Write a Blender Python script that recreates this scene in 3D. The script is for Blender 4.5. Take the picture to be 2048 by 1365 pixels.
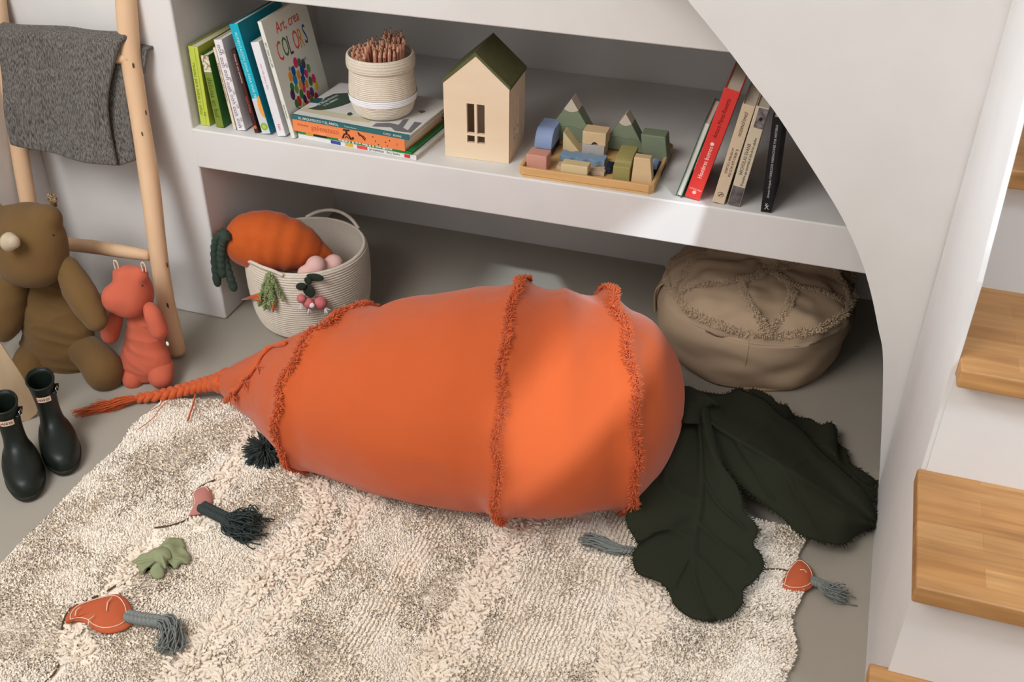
import bpy, math, random
import numpy as np
from mathutils import Matrix, Vector, noise
random.seed(7); RNG = np.random.default_rng(7)
for o in list(bpy.data.objects): bpy.data.objects.remove(o)
S = bpy.context.scene; COL = S.collection
PI = math.pi; R = math.radians

# ---------------------------------------------------------------- camera
CF = 2101.2; _p, _y, _r = R(34.48), R(17.908), R(-.508)
_fwd = np.array([-math.sin(_y)*math.cos(_p), math.cos(_y)*math.cos(_p), -math.sin(_p)])
_rt = np.array([math.cos(_y), math.sin(_y), 0]); _dn = np.cross(_fwd, _rt)
CM = np.array([math.cos(_r)*_rt+math.sin(_r)*_dn, -math.sin(_r)*_rt+math.cos(_r)*_dn, _fwd])
CC = np.array([0, 0, 1.5])
cam = bpy.data.objects.new('camera', bpy.data.cameras.new('camera')); COL.objects.link(cam); S.camera = cam
cam.matrix_world = Matrix(((CM[0][0], -CM[1][0], -CM[2][0], 0), (CM[0][1], -CM[1][1], -CM[2][1], 0), (CM[0][2], -CM[1][2], -CM[2][2], 1.5), (0, 0, 0, 1)))
cam.data.sensor_width = 36; cam.data.lens = CF/2048*36; cam.data.clip_start = .01
cam.data.dof.use_dof = True; cam.data.dof.focus_distance = 2.05; cam.data.dof.aperture_fstop = 7

# ---------------------------------------------------------------- light
S.view_settings.view_transform = 'Standard'; S.view_settings.look = 'None'; S.view_settings.gamma = 1
S.view_settings.use_curve_mapping = False; S.view_settings.exposure = -0.10
W = bpy.data.worlds.new('world'); S.world = W; W.use_nodes = True
W.node_tree.nodes['Background'].inputs[0].default_value = (1, 1, 1, 1)
W.node_tree.nodes['Background'].inputs[1].default_value = .22
def lamp(name, kind, loc, target, energy, color, **kw):
    l = bpy.data.lights.new(name, kind); l.energy = energy; l.color = color
    for k, v in kw.items(): setattr(l, k, v)
    o = bpy.data.objects.new(name, l); COL.objects.link(o); o.location = loc
    o.rotation_euler = (Vector(target)-Vector(loc)).to_track_quat('-Z', 'Y').to_euler(); return o
sun = lamp('sun', 'SUN', (2, -1, 3), (2-.542, -1+.631, 3-.552), 3.1, (.78, .90, 1), angle=R(1.1))
fill = lamp('high_soft_fill', 'AREA', (-1.6, -.30, 2.75), (-.7, 1.65, .3), 76, (1, .972, .945), shape='RECTANGLE', size=1.7, size_y=1.2)  # added broad fill from high front left, no actual window there
fill2 = lamp('lower_left_fill', 'AREA', (-1.70, .55, 1.5), (-1.40, 1.9, .02), 3.6, (.84, .92, 1), shape='RECTANGLE', size=.7, size_y=.8, spread=R(80))  # extra cool fill added for the pier and floor at lower left
fill3 = lamp('stairwell_fill', 'AREA', (.98, .35, 2.5), (.85, 1.3, .4), 4.2, (.72, .86, 1), shape='RECTANGLE', size=.4, size_y=.4, spread=R(50))  # fill lamp added above the flight to lift risers and treads
win4 = lamp('slot_window_daylight', 'AREA', (1.22, -.07, 2.03), (1.22-.75, -.07+.60, 2.03-.55), 7, (.80, .90, 1), shape='RECTANGLE', size=1.2, size_y=.3)
fill6 = lamp('partition_fill', 'AREA', (-1.7, 1.0, 2.2), (.225, 1.42, .95), .8, (.76, .88, 1), shape='RECTANGLE', size=.35, size_y=.35, spread=R(24))  # added tight beam that whitens the partition's left face
fill5 = lamp('low_front_fill', 'AREA', (-.5, -1.3, 1.45), (-.7, 1.9, .5), 9, (1, .97, .94), shape='RECTANGLE', size=1.6, size_y=1.0)  # invented low frontal fill, brightens the pouf and upright faces

# ---------------------------------------------------------------- helpers
def px(x, y, ax, val):                     # the point of plane axis=val seen along a sight line of the measured camera
    d = CM.T @ np.array([(x-1024)/CF, (y-682.5)/CF, 1.]); return CC + d*((val-CC[ax])/d[ax])
def pz(x, y, h=0): return px(x, y, 2, h)
def pxr(r, P): return r*float(CM[2] @ (np.array(P)-CC))/CF      # r pixels at point P in metres
def lin(c): return tuple(((v/255)/12.92 if v/255 <= .04045 else ((v/255+.055)/1.055)**2.4) for v in c)+(1,)
_m = {}
def mat(name, c=None, rough=.8, kind=None, c2=None, scale=60, bump=.15, dist=.002, sheen=0, spec=.3, metal=0, coat=0, stretch=(1, 1, 1), amt=.5, detail=4):
    if name in _m: return _m[name]
    m = bpy.data.materials.new(name); m.use_nodes = True; nt = m.node_tree; N, L = nt.nodes, nt.links
    b = N['Principled BSDF']; b.inputs['Base Color'].default_value = lin(c); b.inputs['Roughness'].default_value = rough
    b.inputs['Specular IOR Level'].default_value = spec; b.inputs['Metallic'].default_value = metal
    b.inputs['Sheen Weight'].default_value = sheen; b.inputs['Sheen Roughness'].default_value = .4; b.inputs['Coat Weight'].default_value = coat
    _m[name] = m
    if not kind: return m
    tc = N.new('ShaderNodeTexCoord'); mp = N.new('ShaderNodeMapping'); mp.inputs['Scale'].default_value = stretch
    L.new(tc.outputs['Object'], mp.inputs[0])
    n1 = N.new('ShaderNodeTexNoise'); n1.inputs['Scale'].default_value = scale; n1.inputs['Detail'].default_value = detail
    L.new(mp.outputs[0], n1.inputs['Vector'])
    if c2:
        r = N.new('ShaderNodeValToRGB'); r.color_ramp.elements[0].position = .5-amt*.5; r.color_ramp.elements[1].position = .5+amt*.5
        r.color_ramp.elements[0].color = lin(c); r.color_ramp.elements[1].color = lin(c2)
        L.new(n1.outputs['Fac'], r.inputs[0]); L.new(r.outputs[0], b.inputs['Base Color'])
    bp = N.new('ShaderNodeBump'); bp.inputs['Strength'].default_value = bump; bp.inputs['Distance'].default_value = dist
    h = n1.outputs['Fac']
    if kind == 'weave':                    # fine crossed threads over a soft crumple
        ws = []
        for d in ('X', 'Y', 'Z'):
            w = N.new('ShaderNodeTexWave'); w.bands_direction = d; w.inputs['Scale'].default_value = scale*2.2; w.inputs['Distortion'].default_value = 1.2; w.inputs['Detail'].default_value = 1
            L.new(mp.outputs[0], w.inputs['Vector']); ws.append(w)
        a = N.new('ShaderNodeMath'); a.operation = 'ADD'; L.new(ws[0].outputs['Fac'], a.inputs[0]); L.new(ws[1].outputs['Fac'], a.inputs[1])
        a2 = N.new('ShaderNodeMath'); a2.operation = 'ADD'; L.new(a.outputs[0], a2.inputs[0]); L.new(ws[2].outputs['Fac'], a2.inputs[1])
        h = a2.outputs[0]
    if kind == 'rope':
        w = N.new('ShaderNodeTexWave'); w.bands_direction = 'Z'; w.inputs['Scale'].default_value = scale; w.inputs['Distortion'].default_value = .15
        L.new(mp.outputs[0], w.inputs['Vector']); n1.inputs['Scale'].default_value = 220
        a = N.new('ShaderNodeMath'); a.operation = 'MULTIPLY_ADD'; L.new(n1.outputs['Fac'], a.inputs[0]); a.inputs[1].default_value = .8; L.new(w.outputs['Fac'], a.inputs[2]); h = a.outputs[0]
    L.new(h, bp.inputs['Height']); L.new(bp.outputs[0], b.inputs['Normal'])
    return m
def link(o): COL.objects.link(o); return o
def mesh_obj(name, V, Fc, mats, parent=None, smooth=True, world=True, fidx=None):
    """one mesh; world=True: vertices are in room coordinates and are moved into the thing's own"""
    V = np.asarray(V, float)
    if parent is not None and world:
        Mi = np.array(rootM(parent).inverted()); V = V @ Mi[:3, :3].T + Mi[:3, 3]
    me = bpy.data.meshes.new(name)
    if isinstance(Fc, np.ndarray):
        n, k = Fc.shape; me.vertices.add(len(V)); me.vertices.foreach_set('co', V.astype(np.float32).ravel())
        me.loops.add(n*k); me.loops.foreach_set('vertex_index', Fc.astype(np.int32).ravel())
        me.polygons.add(n); me.polygons.foreach_set('loop_start', np.arange(0, n*k, k, dtype=np.int32)); me.polygons.foreach_set('loop_total', np.full(n, k, np.int32))
        me.update(calc_edges=True); me.validate()
    else:
        me.from_pydata([tuple(v) for v in V], [], [tuple(f) for f in Fc])
        bm_fix(me)
    for m in (mats if isinstance(mats, (list, tuple)) else [mats]): me.materials.append(m)
    if smooth: me.polygons.foreach_set('use_smooth', [True]*len(me.polygons))
    if fidx is not None: me.polygons.foreach_set('material_index', fidx)
    me.update()
    o = link(bpy.data.objects.new(name, me))
    if parent is not None: o.parent = parent
    return o
def bm_fix(me):
    import bmesh
    bm = bmesh.new(); bm.from_mesh(me); bmesh.ops.recalc_face_normals(bm, faces=bm.faces); bm.to_mesh(me); bm.free()
def rootM(o):
    M = o.matrix_basis.copy()
    while o.parent: o = o.parent; M = o.matrix_basis @ M
    return M
def thing(name, label, cat, loc=(0, 0, 0), rot=(0, 0, 0), group=None):
    o = link(bpy.data.objects.new(name, None)); o.empty_display_size = .02
    o.location = tuple(map(float, loc)); o.rotation_euler = rot
    o['label'] = label; o['category'] = cat
    if group: o['group'] = group
    return o
def tag(o, label, cat, group=None):
    o['label'] = label; o['category'] = cat
    if group: o['group'] = group
    return o
def recenter(o):                           # a one-mesh thing: put its origin at its base
    me = o.data; n = len(me.vertices); c = np.empty(n*3, np.float32); me.vertices.foreach_get('co', c); c = c.reshape(-1, 3)
    b = np.array([c[:, 0].mean(), c[:, 1].mean(), c[:, 2].min()]); c -= b; me.vertices.foreach_set('co', c.ravel()); me.update(); o.location = tuple(map(float, b)); return o
def struct(o): o['kind'] = 'structure'; return o
def bevel(o, w=.003, seg=2, ang=40):
    m = o.modifiers.new('bevel', 'BEVEL'); m.width = w; m.segments = seg; m.limit_method = 'ANGLE'; m.angle_limit = R(ang)
    n = o.modifiers.new('wn', 'WEIGHTED_NORMAL'); n.keep_sharp = True; return o
BF = [(0, 3, 2, 1), (4, 5, 6, 7), (0, 1, 5, 4), (1, 2, 6, 5), (2, 3, 7, 6), (3, 0, 4, 7)]
def boxv(x0, x1, y0, y1, z0, z1): return [(x0, y0, z0), (x1, y0, z0), (x1, y1, z0), (x0, y1, z0), (x0, y0, z1), (x1, y0, z1), (x1, y1, z1), (x0, y1, z1)]
def box(name, b, m, parent=None, world=True, bv=0, smooth=False):
    o = mesh_obj(name, boxv(*b), BF, m, parent, smooth or bv > 0, world)
    if bv: bevel(o, bv)
    return o
def merge(parts):
    V = []; Fc = []
    for v, f in parts: n = len(V); V += [tuple(p) for p in v]; Fc += [tuple(i+n for i in q) for q in f]
    return V, Fc
def prism(out, axis, a0, a1, T=None):      # outline (u,v) extruded along axis ('x': (a,u,v); 'y': (u,a,v); 'z': (u,v,a))
    n = len(out)
    f = {'x': lambda a, u, v: (a, u, v), 'y': lambda a, u, v: (u, a, v), 'z': lambda a, u, v: (u, v, a)}[axis]
    V = [f(a0, *p) for p in out]+[f(a1, *p) for p in out]
    Fc = [tuple(range(n)), tuple(range(2*n-1, n-1, -1))]+[(i, (i+1) % n, n+(i+1) % n, n+i) for i in range(n)]
    if T is not None: V = [tuple(T @ Vector(v)) for v in V]
    return V, Fc
def rings_mesh(Rg, cap=True, closed=True):  # list of equal rings (k,3)
    k = len(Rg[0]); V = [tuple(p) for r in Rg for p in r]; Fc = []
    for i in range(len(Rg)-1):
        for j in range(k if closed else k-1): a, b = i*k+j, i*k+(j+1) % k; Fc.append((a, b, b+k, a+k))
    if cap: Fc.append(tuple(range(k-1, -1, -1))); Fc.append(tuple(range((len(Rg)-1)*k, len(Rg)*k)))
    return V, Fc
def tube(pts, rad, k=8, cap=True, flat=1.0):
    P = [Vector(tuple(map(float, p))) for p in pts]; n = len(P); rad = rad if hasattr(rad, '__len__') else [rad]*n
    Rg = []; up = Vector((0, 0, 1)); t0 = (P[1]-P[0]).normalized()
    if abs(t0.dot(up)) > .9: up = Vector((1, 0, 0))
    a = t0.cross(up).normalized()
    for i in range(n):
        t = (P[min(i+1, n-1)]-P[max(i-1, 0)]).normalized(); a = (a-t*a.dot(t)).normalized(); b = t.cross(a)
        Rg.append([P[i]+(a*math.cos(2*PI*j/k)+b*math.sin(2*PI*j/k)*flat)*rad[i] for j in range(k)])
    return rings_mesh(Rg, cap)
def cr(pts, n):                            # Catmull-Rom through points (any dimension)
    P = np.array(pts, float); m = len(P); out = []
    for t in np.linspace(0, m-1, n):
        i = min(int(t), m-2); f = t-i; p0, p1, p2, p3 = P[max(i-1, 0)], P[i], P[i+1], P[min(i+2, m-1)]
        out.append(.5*(2*p1+(p2-p0)*f+(2*p0-5*p1+4*p2-p3)*f*f+(3*p1-p0-3*p2+p3)*f**3))
    return np.array(out)
def lathe(prof, k=48, c=(0, 0, 0)): return rings_mesh([[(c[0]+r*math.cos(2*PI*j/k), c[1]+r*math.sin(2*PI*j/k), c[2]+z) for j in range(k)] for r, z in prof], True)
def nrm(a): return a/np.maximum(np.linalg.norm(a, axis=-1, keepdims=True), 1e-9)
def tufts(P, D0, D1, Ln, Rd, K=4, S_=3, tip=.35):
    """many short curved yarn ends as one quad array"""
    P, D0, D1 = map(lambda a: np.asarray(a, float), (P, D0, D1)); N = len(P); Ln = np.broadcast_to(Ln, N); Rd = np.broadcast_to(Rd, N)
    D0 = nrm(D0); D1 = nrm(D1); ax = nrm(np.cross(D0+D1*.9, RNG.normal(size=(N, 3)))); V = []
    for j in range(S_+1):
        t = j/S_; c = P+Ln[:, None]*(D0*t+(D1-D0)*t*t/2); d = nrm(D0+(D1-D0)*t); a = nrm(ax-d*(ax*d).sum(1, keepdims=True)); b = np.cross(d, a)
        r = Rd*(tip if j == S_ else 1.0)
        for k in range(K): V.append(c+(a*math.cos(2*PI*k/K)+b*math.sin(2*PI*k/K))*r[:, None])
    V = np.stack(V, 1); nv = V.shape[1]; F1 = []
    for j in range(S_):
        for k in range(K): a_, b_ = j*K+k, j*K+(k+1) % K; F1.append((a_, b_, b_+K, a_+K))
    F1 = np.array(F1) if K != 4 else np.array(F1+[(S_*4, S_*4+1, S_*4+2, S_*4+3)])
    return V.reshape(-1, 3), (F1[None]+(np.arange(N)*nv)[:, None, None]).reshape(-1, 4)
def ell(c, r, rot=None, seg=20, rg=14):
    V = []; Fc = []; M = Matrix.Identity(3) if rot is None else rot
    for i in range(rg+1):
        th = PI*i/rg
        for j in range(seg): ph = 2*PI*j/seg; V.append(Vector(c)+M @ Vector((r[0]*math.sin(th)*math.cos(ph), r[1]*math.sin(th)*math.sin(ph), r[2]*math.cos(th))))
    for i in range(rg):
        for j in range(seg): a, b = i*seg+j, i*seg+(j+1) % seg; Fc.append((a, b, b+seg, a+seg))
    return V, Fc
def soft(name, prims, m, parent=None, voxel=.005, it=8, lump=.0):     # plush form: ellipsoids grown into one continuous skin
    V, Fc = merge(prims)
    o = mesh_obj('tmp', V, Fc, m)
    md = o.modifiers.new('r', 'REMESH'); md.mode = 'VOXEL'; md.voxel_size = voxel; md.use_smooth_shade = True
    sm = o.modifiers.new('s', 'SMOOTH'); sm.iterations = it; sm.factor = .6
    bpy.context.view_layer.update(); dg = bpy.context.evaluated_depsgraph_get()
    me = bpy.data.meshes.new_from_object(o.evaluated_get(dg)); bpy.data.objects.remove(o)
    n = len(me.vertices); c = np.empty(n*3, np.float32); me.vertices.foreach_get('co', c); c = c.reshape(-1, 3)
    if lump:
        nn = np.empty(n*3, np.float32); me.vertices.foreach_get('normal', nn); nn = nn.reshape(-1, 3)
        d = np.array([noise.noise(Vector(p)*14)*.5-.9*abs(noise.noise(Vector((p[0]*11, p[1]*11, p[2]*38+p[0]*8))))**.6+.2 for p in c.tolist()]); c = c+nn*(d*lump)[:, None]
    if parent is not None:
        Mi = np.array(rootM(parent).inverted()); c = c @ Mi[:3, :3].T+Mi[:3, 3]
    me.vertices.foreach_set('co', c.astype(np.float32).ravel()); me.name = name; me.materials.clear(); me.materials.append(m)
    me.polygons.foreach_set('use_smooth', [True]*len(me.polygons)); me.update()
    o = link(bpy.data.objects.new(name, me))
    if parent is not None: o.parent = parent
    return o
_txt = {}
def text(s, size, T, m, parent, name='lettering', ext=.0002, sx=1.0, align='LEFT', shear=0):   # T: 4x4 in the parent's own space
    cu = bpy.data.curves.new('t', 'FONT'); cu.body = s; cu.size = size; cu.extrude = ext; cu.align_x = align; cu.align_y = 'CENTER'; cu.resolution_u = 2; cu.shear = shear
    t = link(bpy.data.objects.new('t', cu)); dg = bpy.context.evaluated_depsgraph_get(); me = bpy.data.meshes.new_from_object(t.evaluated_get(dg))
    bpy.data.objects.remove(t); bpy.data.curves.remove(cu); me.transform(Matrix.Diagonal((sx, 1, 1, 1))); me.transform(T); me.name = name; me.materials.clear(); me.materials.append(m)
    o = link(bpy.data.objects.new(name, me)); o.parent = parent; return o
def basis(o, u, v):                        # text matrix from origin, reading direction, up direction
    u = Vector(u).normalized(); v = Vector(v).normalized(); w = u.cross(v)
    return Matrix(((u[0], v[0], w[0], o[0]), (u[1], v[1], w[1], o[1]), (u[2], v[2], w[2], o[2]), (0, 0, 0, 1)))
# ---------------------------------------------------------------- materials
PLASTER = mat('white_plaster', (223, 219, 215), .75, 'n', (217, 213, 209), 9, .25, .004)
def staves():
    m = bpy.data.materials.new('stair_staves'); m.use_nodes = True; N, L = m.node_tree.nodes, m.node_tree.links; b = N['Principled BSDF']; b.inputs['Roughness'].default_value = .45; b.inputs['Specular IOR Level'].default_value = .4
    tc = N.new('ShaderNodeTexCoord'); br = N.new('ShaderNodeTexBrick'); L.new(tc.outputs['Object'], br.inputs['Vector'])
    for k, v in (('Scale', 1), ('Mortar Size', .0003), ('Brick Width', .34), ('Row Height', .036), ('Bias', 0), ('Mortar Smooth', .5)): br.inputs[k].default_value = v
    br.inputs['Color1'].default_value = lin((196, 150, 98)); br.inputs['Color2'].default_value = lin((176, 126, 76)); br.inputs['Mortar'].default_value = lin((160, 112, 64))
    mp = N.new('ShaderNodeMapping'); mp.inputs['Scale'].default_value = (3, 46, 46); L.new(tc.outputs['Object'], mp.inputs[0]); n = N.new('ShaderNodeTexNoise'); n.inputs['Scale'].default_value = 2; n.inputs['Detail'].default_value = 6; L.new(mp.outputs[0], n.inputs['Vector'])
    mp2 = N.new('ShaderNodeMapping'); mp2.inputs['Scale'].default_value = (3, 9, 9); L.new(tc.outputs['Object'], mp2.inputs[0]); n2 = N.new('ShaderNodeTexNoise'); n2.inputs['Scale'].default_value = 2.2; L.new(mp2.outputs[0], n2.inputs['Vector'])
    r = N.new('ShaderNodeValToRGB'); r.color_ramp.elements[0].position = .3; r.color_ramp.elements[1].position = .75; r.color_ramp.elements[0].color = (.62, .56, .50, 1); r.color_ramp.elements[1].color = (1.12, 1.10, 1.06, 1); L.new(n.outputs['Fac'], r.inputs[0])
    r2 = N.new('ShaderNodeValToRGB'); r2.color_ramp.elements[0].position = .3; r2.color_ramp.elements[1].position = .7; r2.color_ramp.elements[0].color = (.80, .76, .72, 1); r2.color_ramp.elements[1].color = (1.1, 1.1, 1.1, 1); L.new(n2.outputs['Fac'], r2.inputs[0])
    def mul(a, c, f): x = N.new('ShaderNodeMix'); x.data_type = 'RGBA'; x.blend_type = 'MULTIPLY'; x.inputs['Factor'].default_value = f; L.new(a, x.inputs['A']); L.new(c, x.inputs['B']); return x.outputs['Result']
    L.new(mul(mul(br.outputs['Color'], r.outputs[0], .75), r2.outputs[0], .9), b.inputs['Base Color']); return m
FLOORM = mat('grey_microcement', (159, 151, 138), .55, 'n', (167, 159, 146), 5, .05, .001, spec=.4, amt=.8)
ORANGE = mat('orange_cotton', (200, 90, 42), .9, 'weave', None, 420, .25, .0006, sheen=.25)
ORFR = mat('orange_yarn', (190, 82, 38), .95, 'n', (208, 100, 54), 200, .3, .001, sheen=.2)
DKGR = mat('dark_green_cotton', (40, 42, 27), .95, 'weave', None, 330, .35, .0008, sheen=0)
RUGM = mat('cream_cotton', (253, 243, 229), .95, 'n', (251, 238, 221), 14, .3, .001, sheen=.1, amt=.7)
RUGB = mat('cream_backing', (252, 240, 222), 1, 'n', (248, 234, 214), 160, .6, .004)
POUF = mat('taupe_canvas', (190, 164, 136), .95, 'weave', None, 300, .3, .0008)
ROPE = mat('cream_rope', (205, 194, 178), .95, 'rope', None, 28, .9, .004)
ROPE2 = mat('cream_rope_fine', (228, 216, 198), .95, 'rope', None, 62, .8, .002)
ROPEW = mat('white_rope_fine', (240, 238, 238), .95, 'rope', None, 62, .8, .002)
LADW = mat('peeled_pole_wood', (226, 190, 154), .6, 'n', (214, 172, 132), 9, .15, .002, stretch=(3, 3, .35), amt=.7)
STAIRW = staves()
BIRCH = mat('birch_plywood', (236, 214, 186), .55, 'n', (228, 202, 168), 5, .05, .001, stretch=(1, 1, 5), amt=.8)
BEECH = mat('beech_tray', (220, 178, 122), .5, 'n', (206, 160, 104), 8, .05, .001, stretch=(.8, 6, 6))
def col(name, c=None, rough=.6, spec=.3): return mat(name, c, rough, spec=spec)
PAPER = mat('book_paper', (224, 214, 196), .9, 'n', (206, 194, 172), 50, .3, .001, stretch=(18, 18, .4))
BLACKM = col('near_black', (22, 22, 24), .5)

# ---------------------------------------------------------------- the room
YF, YB, ZS0, ZS1, XL = 1.932, 2.575, .43, .527, -1.403
struct(box('floor', (-3, 2.6, -2.2, 3.0, -.05, 0), FLOORM))
struct(box('wall_back', (XL-.02, .9, YB, YB+.08, 0, 1.3), PLASTER))
# pier left of the niche: its front is the wall the ladder leans on, its side closes the niche
struct(box('wall_niche_left', (-1.86, XL, YF, YB+.08, 0, 2.4), PLASTER, bv=.006))
struct(box('wall_left', (-2.0, -1.86, -.4, YB, 0, 2.4), PLASTER))
shelf = struct(box('trim_1', (XL-.005, .9, YF, YB, ZS0, ZS1), PLASTER, bv=.004))
struct(box('trim_2', (XL-.005, .9, YF, YB, .843, 1.5), PLASTER, bv=.004))
# wall under the stairs, cut out along a hand-plastered curve
YW = 1.79
curve = [(1340, -45), (1375, 0), (1416, 50), (1464, 110), (1504, 165), (1552, 227), (1600, 300), (1640, 362), (1680, 428), (1710, 490), (1729, 540), (1745, 600), (1757, 660), (1765, 700), (1766, 760), (1763, 860), (1757, 985)]
cp = cr([px(x, y, 1, YW)[[0, 2]] for x, y in curve], 60); cp[-1, 1] = 0
out = [tuple(p) for p in cp]+[(.229, 0), (.245, 0), (.245, 1.8), (-.8, 1.8), (-.8, 1.32), (-.5, 1.12)]
V, Fc = prism(out, 'y', YW, YW+.07); o = struct(mesh_obj('wall_under_stair', V, Fc, PLASTER, smooth=False))
# partition between the room and the flight
out = [(1.785, 0), (1.785, 1.8), (1.50, 1.8), (1.425, 1.0), (1.366, .76), (1.364, .60), (1.364, 0)]
V, Fc = prism(out, 'x', .225, .232); struct(mesh_obj('wall_stair', V, Fc, PLASTER, smooth=False))
# wall with the slot window the sun comes through, on the far side of the flight
y0w, y1w, z0w, z1w = -.75, .62, 1.86, 2.20
wb = merge([(boxv(1.25, 1.35, -3.2, 2.9, 0, z0w), BF), (boxv(1.25, 1.35, -3.2, 2.9, z1w, 5.0), BF), (boxv(1.25, 1.35, y1w, 2.9, z0w, z1w), BF), (boxv(1.25, 1.35, -3.2, y0w, z0w, z1w), BF)])
struct(mesh_obj('wall_right', *wb, PLASTER, smooth=False))

# ---------------------------------------------------------------- stairs
st = thing('staircase', 'white plastered staircase with oiled wood treads rising at the right edge', 'staircase', (.65, 1.1, 0))
TR = [(.222, .832, .86, 1.115), (.425, 1.111, 1.362+.004, 0), (.636, 1.325, 1.60, 0), (.845, 1.555, 1.83, 0)]
spec = [(.215, .83, 1.145, .198), (.425, 1.108, 1.3635, .2195), (.636, 1.332, 1.60, .2325), (.85, 1.55, 1.83, .2325), (1.062, 1.782, 2.05, .2325), (1.274, 2.00, 2.30, .2325)]
for i, (zt, y0, y1, x0) in enumerate(spec):
    box('tread', (x0, 1.245, y0, y1, zt-.031, zt), STAIRW, st, bv=.0035)
    box('riser', (.225 if i < 2 else .2322, 1.245, y0+.03, (1.1378 if i == 0 else 2.56 if i > 2 else (1.3638 if i < 2 else 1.95)), 0, zt-.031), PLASTER, st)

# ---------------------------------------------------------------- ladder
lad = thing('wooden_ladder', 'rustic ladder of peeled wooden poles leaning against the white wall', 'ladder', (-1.63, 1.75, 0))
def lady(z): return 1.752+.175*z/.82
def railpts(q): return [px(x, y, 1, yy) for x, y, yy in q]
rr = [(355, 708, 1.752), (344, 660, 1.762), (331, 600, 1.78), (316, 503, 1.803), (302, 385, 1.835), (290, 300, 1.855), (274, 200, 1.877), (260, 100, 1.898), (252, 0, 1.915), (247, -70, 1.925)]
rp = cr(railpts(rr), 40); rp[0, 2] = .004
rw = np.linspace(.0215, .0225, 40)*(1+.04*np.sin(np.linspace(0, 17, 40))); rw[0] *= .8
mesh_obj('rail', *tube(rp, rw, 16), LADW, lad)
lr = [(100, 640, 1.752), (78, 520, 1.79), (56, 400, 1.82), (42, 320, 1.84), (24, 200, 1.87), (8, 100, 1.89), (-6, 10, 1.905), (-20, -90, 1.93)]
lp = cr(railpts(lr), 40); mesh_obj('rail', *tube(lp, np.linspace(.019, .021, 40), 16), LADW, lad)
for i, (a, b, yy) in enumerate([((85, 484), (300, 512), 1.80), ((40, 92), (262, 118), 1.885), ((50, 318), (285, 322), 1.85)][:2]):
    A, B = px(*a, 1, yy), px(*b, 1, yy); mesh_obj('rung', *tube(cr([A, (A+B)/2+np.array([0, 0, .004]), B], 12), [.014, .015, .016, .0165, .0165, .017, .0165, .0165, .016, .015, .014, .012], 12), LADW, lad)
KN = col('dark_knot', (84, 56, 34), .8)
kv = []
for x, y, w, h in [(268, 138, 1.6, 7), (293, 223, 1.4, 7), (286, 277, 1.8, 9), (293, 418, 1.6, 7), (333, 517, 1.6, 8), (337, 618, 2, 9), (309, 574, 1.2, 5), (247, 60, 1.2, 8)]:
    i = int(np.argmin([abs((CM @ (p-CC))[1]/(CM @ (p-CC))[2]*CF+682.5-y) for p in rp])); c = rp[i]; d = nrm(CC-c); sh = px(x, y, 1, c[1])-c
    sh[2] = 0; c2 = c+sh*.9; t = c2-rp[i]; r_ = rw[i]*.965; dd = d.copy(); off = math.sqrt(max(r_**2-min(np.linalg.norm(t), r_*.9)**2, 1e-6))
    mesh_obj('knot', *ell(tuple(c2+dd*off), (.0022*w/1.6, .0015, .0062*h/7)), KN, lad)

# ---------------------------------------------------------------- grey blanket over the upper rung
BLK = mat('charcoal_melange', (64, 59, 56), 1, 'n', (124, 118, 112), 150, .6, .003, stretch=(3.2, 3.2, .42), sheen=.1, amt=.3)
bl = thing('folded_blanket', 'charcoal grey melange knitted blanket folded over a rung of the wooden ladder', 'blanket', px(140, 60, 1, 1.88))
def blanket(name, quad, nu, nv, thick, wob=1.0, seed=0, bow=0):
    V = []; Fc = []
    (tl, tr, br, bl_) = [px(*q[:2], 1, q[2]) for q in quad]
    for j in range(nv):
        v = j/(nv-1)
        for i in range(nu):
            u = i/(nu-1); p = (tl*(1-u)+tr*u)*(1-v)+(bl_*(1-u)+br*u)*v
            p = p+np.array([0, -1, 0])*(.006*math.sin(u*9+1+seed)*(.3+v)*wob+.010*noise.noise(Vector((u*3+seed, v*2, 0)))*wob)+np.array([0, 0, -.006*math.sin(u*PI)*(v > .97)])+np.array([bow*math.sin(v*PI)*u**3, 0, 0])
            if v < .12: k = 1-v/.12; p = p+np.array([0, .028*k*k, -.010*k**3])
            V.append(p)
    for j in range(nv-1):
        for i in range(nu-1): a = j*nu+i; Fc.append((a, a+1, a+1+nu, a+nu))
    o = mesh_obj(name, V, Fc, BLK, bl); s = o.modifiers.new('s', 'SOLIDIFY'); s.thickness = thick; s.offset = -1
    b = o.modifiers.new('b', 'BEVEL'); b.width = thick*.45; b.segments = 3; b.limit_method = 'ANGLE'; b.angle_limit = R(60); return o
blanket('front_fold', [(-14, 40, 1.840), (246, 62, 1.868), (230, 334, 1.800), (22, 288, 1.785)], 40, 40, .014, bow=-.030)
blanket('side_fold', [(205, 92, 1.885), (240, 100, 1.885), (267, 322, 1.832), (215, 330, 1.818)], 10, 30, .012, .3, 3)
blanket('back_fold', [(60, 50, 1.915), (298, 98, 1.915), (292, 146, 1.907), (60, 300, 1.90)], 20, 20, .008, .3, 5)

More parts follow.
